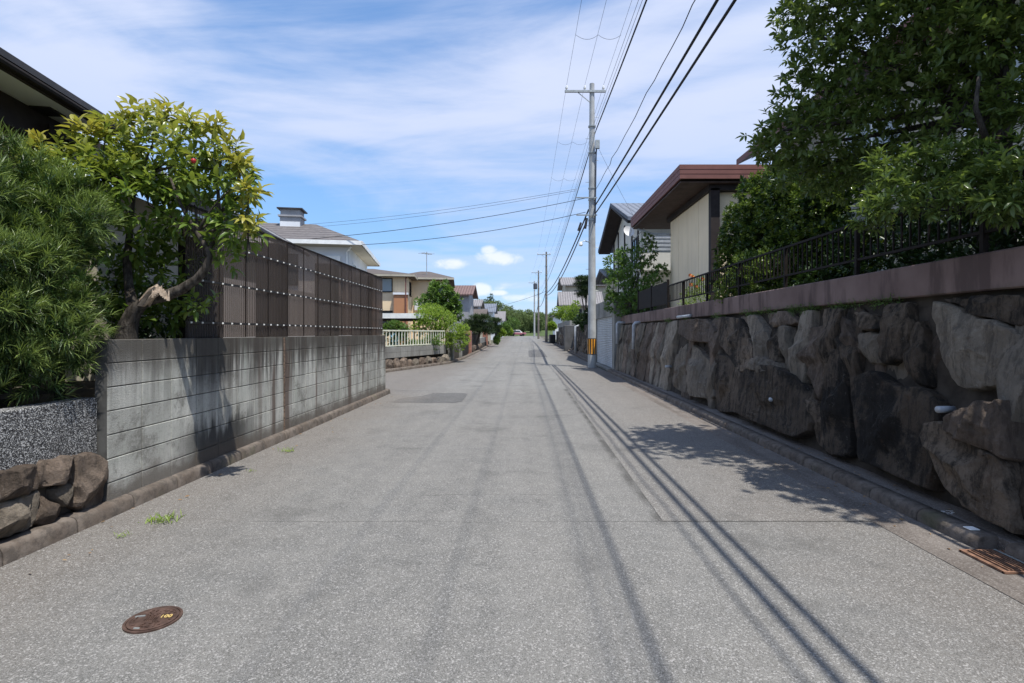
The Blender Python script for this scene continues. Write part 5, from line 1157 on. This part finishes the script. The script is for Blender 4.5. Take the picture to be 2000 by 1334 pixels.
for (px,d,s,kd) in spots:
    s *= .66 if d > 156 else .72
    src = (p1,p2)[kd]; o = src if not used[kd] else copy_tree(src); used[kd] = 1
    o.location = ((px-VX)*d/F, d, rise(130)+hillz(px)); o.rotation_euler = (0,0,random.random()*6.28); o.scale = (s*1.05,s*1.05,s*random.uniform(.92,1.05))
hm = MB(); hx_ = list(range(-420,421,20))
for j,yy in enumerate((420,520,620)):
    for x in hx_: hm.v.append((x,yy,(-2 if j == 0 else (18 if j == 1 else 22))+(noise.noise(Vector((x*.012,yy*.01,2)))*9 if j else 0)))
for j in range(2):
    for i in range(len(hx_)-1): a = j*len(hx_)+i; hm.f.append((a,a+1,a+1+len(hx_),a+len(hx_)))
hmat = plain('far_wooded_hill',(0.055,0.085,0.06),.95,.3,.08)
tag(hm.build('hill', hmat, fix=False), kind='structure')
vm = MB(); tag(sheet('verge', [[(-40,130,rise(130)),(40,130,rise(130)),(60,215,rise(140)+3),(-60,215,rise(140)+3)]], plain('verge_grass',(0.07,0.1,0.03),.95,.3,.6), .02), kind='structure')

# ================================================================== SMALL THINGS
# parked car at the far end
CR = thing('parked_car', 'small red and white car parked across the far road end', 'car', (-2.2,128,rise(128)), math.radians(20))
part('body', MB().add([(-2,-.8,.35),(2,-.8,.35),(2,.8,.35),(-2,.8,.35),(-2.05,-.82,.9),(2.05,-.82,.8),(2.05,.82,.8),(-2.05,.82,.9)],[(0,3,2,1),(4,5,6,7),(0,1,5,4),(1,2,6,5),(2,3,7,6),(3,0,4,7)]), M['car_red'], CR, bevel=.08)
part('cabin', MB().add([(-1.9,-.76,.88),(1.1,-.76,.85),(1.1,.76,.85),(-1.9,.76,.88),(-1.6,-.62,1.45),(.4,-.62,1.45),(.4,.62,1.45),(-1.6,.62,1.45)],[(4,5,6,7),(0,1,5,4),(1,2,6,5),(2,3,7,6),(3,0,4,7)]), M['car_white'], CR, bevel=.06)
part('side_window', MB().add([(-1.5,-.775,.95),(.7,-.775,.95),(.35,-.66,1.35),(-1.45,-.66,1.35)],[(0,1,2,3)]), M['glass'], CR, fix=False)
wme = None
for x in (-1.25,1.25):
    for s_ in (-.78,.78):
        if wme is None: o = part('wheel', MB().tube([(0,-.1,0),(0,.1,0)],.31,16), M['rubber'], CR); wme = o.data
        else: o = link('wheel', wme, CR); o.matrix_parent_inverse = Matrix()
        o.location = (x,s_,.31)
part('headlight', MB().box(1.9,2.06,-.7,-.4,.62,.76), M['white_metal'], CR); part('headlight', MB().box(1.9,2.06,.4,.7,.62,.76), M['white_metal'], CR)
# valve cover with yellow 100
d0 = F*H/(1211-VY); mc = Vector(((299.5-VX)*d0/F, d0, 0.004))
MH = thing('valve_cover', 'small round rusty iron valve cover set in the asphalt', 'manhole cover', tuple(mc), math.radians(8))
R_ = .133
part('frame', MB().lathe((0,0,-.03),[(R_,0),(R_,.034),(R_-.012,.034),(R_-.013,.028)],40), M['iron'], MH); part('lid', MB().lathe((0,0,-.03),[(R_-.017,0),(R_-.017,.036),(R_-.03,.037),(R_-.032,.034)],40), M['iron'], MH)
mb = MB()
for i in range(70):
    a, r = random.random()*6.28, math.sqrt(random.random())*.095; x, y = math.cos(a)*r, math.sin(a)*r
    if abs(y) < .022 and abs(x) < .085: continue
    w = random.uniform(.005,.011); t = random.random()*3.14; c, s_ = math.cos(t), math.sin(t)
    mb.prism([(x+c*w-s_*.003,y+s_*w+c*.003),(x-c*w-s_*.003,y-s_*w+c*.003),(x-c*w+s_*.003,y-s_*w-c*.003),(x+c*w+s_*.003,y+s_*w-c*.003)],.004,.0085)
part('raised_pattern', mb, M['iron'], MH)['kind'] = 'stuff'
def text(s, size, mat, parent, loc, rz, name):
    cu_ = bpy.data.curves.new('t','FONT'); cu_.body = s; cu_.size = size; cu_.extrude = .002; cu_.align_x = 'CENTER'; cu_.align_y = 'CENTER'
    to = bpy.data.objects.new('t', cu_); COL.objects.link(to); bpy.context.view_layer.update()
    me = bpy.data.meshes.new_from_object(to.evaluated_get(bpy.context.evaluated_depsgraph_get())); bpy.data.objects.remove(to)
    me.materials.clear(); me.materials.append(M[mat]); o = link(name, me, parent); o.matrix_parent_inverse = Matrix(); o.location = loc; o.rotation_euler = (0,0,rz); return o
M['ochre'] = plain('ochre_paint', (0.62,0.45,0.17), .7, .15, 30)
text('100', .04, 'ochre', MH, (.06,.006,.009), 0, 'number')
for i,x in enumerate((-.03,-.008,.014)): part('character', MB().box(x-.008,x-.005,-.018,.018,.004,.009).box(x+.003,x+.006,-.018,.018,.004,.009).box(x-.008,x+.008,.006,.009,.004,.0095).box(x-.008,x+.008,-.008,-.005,.004,.0095), M['iron'], MH)
part('slot', MB().prism([(-.1,.02),(-.055,.028),(-.055,.036),(-.1,.03)],.004,.0095), M['galv'], MH); part('slot', MB().prism([(-.045,-.1),(-.015,-.105),(-.015,-.096),(-.045,-.09)],.004,.0095), M['galv'], MH)
# drain grating
GR = thing('drain_grate', 'rusty steel drain grating in the gutter by the kerb end', 'drain grate', (3.2,3.55,.004))
MB().box(3.0,3.5,3.38,3.72,-.06,.0055).build('pit', M['joint'], GR)
MB().box(3.0,3.03,3.38,3.72,.006,.02).box(3.0,3.5,3.37,3.39,.006,.019).box(3.0,3.235,3.71,3.73,.006,.019).build('frame', M['rust'], GR)
gm_ = None
for i in range(16):
    if gm_ is None: o = MB().box(0,.009,3.391,3.709,.006,.024).build('bar', M['rust'], GR); gm_ = o.data
    else: o = link('bar', gm_, GR)
    o.location = (3.045+i*.026,0,0)
MB().box(3.22,3.235,3.391,3.709,.025,.029).build('cross_bar', M['galv'], GR)
tag(MB().box(3.19,3.26,3.86,3.93,.1,.107).build('survey_plate', M['white_metal'], bevel=.002), 'small white survey plate fixed on the kerb top', 'marker plate')
mbw = MB()
for i in range(9): x = 3.33+random.uniform(-.05,.07); y = 4.27+random.uniform(-.05,.05); mbw.box(x,x+random.uniform(.01,.03),y,y+random.uniform(.004,.012),.0925,.094)
tag(mbw.build('paint_scrawl', M['white_metal']), 'faint white paint scrawl on the verge below the boulders', 'paint mark')
# pipes in the boulder wall
def pipe(label, pts, r=.045): o = MB().tube(pts, r, 12).build('drain_pipe', M['pvc'], smooth=True); return tag(o, label, 'pipe')
pipe('pale plastic elbow pipe on the wall end beside the garage', [(3.72,20.2,1.9),(3.45,20.2,1.9),(3.41,20.2,1.86),(3.41,20.2,1.1)], .05)
pipe('straight pale drainpipe on the boulders near the garage', [(3.62,17.1,1.85),(3.46,17.1,1.83),(3.42,17.1,1.78),(3.40,17.1,1.0)], .05)
for (a,b,l) in ((1862,799,'pale plastic weep pipe poking out above the front boulder'),(1312,716,'small weep pipe stub between upright boulders'),(1524,780,'white weep pipe end beside the pale-topped boulder')):
    u, v = rp(a,b); p = RP[0]+RP[1]*u+RP[2]*v; pipe(l, [p, p+RP[3]*.17+Vector((0,-.05,-.02))], .028)
pipe('white pipe lying on the wall ledge under the mauve parapet', [(3.66,12.0,1.9),(3.66,13.0,1.9)], .035)
tu_ = MB().lathe(at(1692,418,7.0)-Vector((0,0,.2)),[(.13,0),(.17,.3),(.18,.32),(.14,.34)],16).build('plastic_tub', M['pvc'], smooth=False); tag(tu_, 'upturned white plastic tub behind the bar railing', 'tub')
# weeds in the gutter
for (a,b,s_,n_,lab) in ((318,1018,.09,60,'largest grass tuft growing in the left gutter crack'),(562,882,.06,30,'grass sprig in the gutter by the dark wall foot'),(240,1047,.04,18,'tiny green weed closest to the boulder footing'),(490,921,.03,14,'tiny weed in the gutter below the block wall'),(200,987,.04,18,'small weed at the block wall corner on the kerb')):
    d = F*(H-.006)/(b-VY); c = Vector(((a-VX)*d/F, d, .008+(.1 if b == 987 else 0))); P = np.tile(np.array(c),(n_,1))+rng.normal(0,1,(n_,3))*np.array([s_*.8,s_*.45,0]); D = rng.normal(0,.6,(n_,3))+np.array([0,0,.55])
    D[:,2] = np.abs(D[:,2]); o = link('weed_tuft', leaves_mesh('weed', P, D, scaled(NEED,.085 if s_ > .05 else .05), .6+.6*rng.random(n_), M['leaf_bright'], rng.random(n_)*.3)); tag(o, lab, 'weed')
# fallen leaves and grit along the kerbs
P = np.concatenate([np.column_stack([rng.uniform(-3.4,-2.95,60), rng.uniform(1.8,13,60), np.full(60,.012)]), np.column_stack([rng.uniform(2.85,3.14,90), rng.uniform(3,16,90), np.full(90,.012)]), np.column_stack([rng.uniform(3.32,3.45,60), rng.uniform(3,16,60), np.full(60,.1)])])
D = rng.normal(0,1,(len(P),3))*np.array([1,1,.1]); M['litter'] = leaf_mat('dry_leaf',(0.2,0.11,0.05),(0.32,0.22,0.12),None,.8,.2)
tag(link('fallen_leaves', leaves_mesh('fallen_leaves', P, D, scaled(LEAF,.035), .5+.8*rng.random(len(P)), M['litter'])), 'scattered dry fallen leaves along both kerbs', 'leaves', kind='stuff')
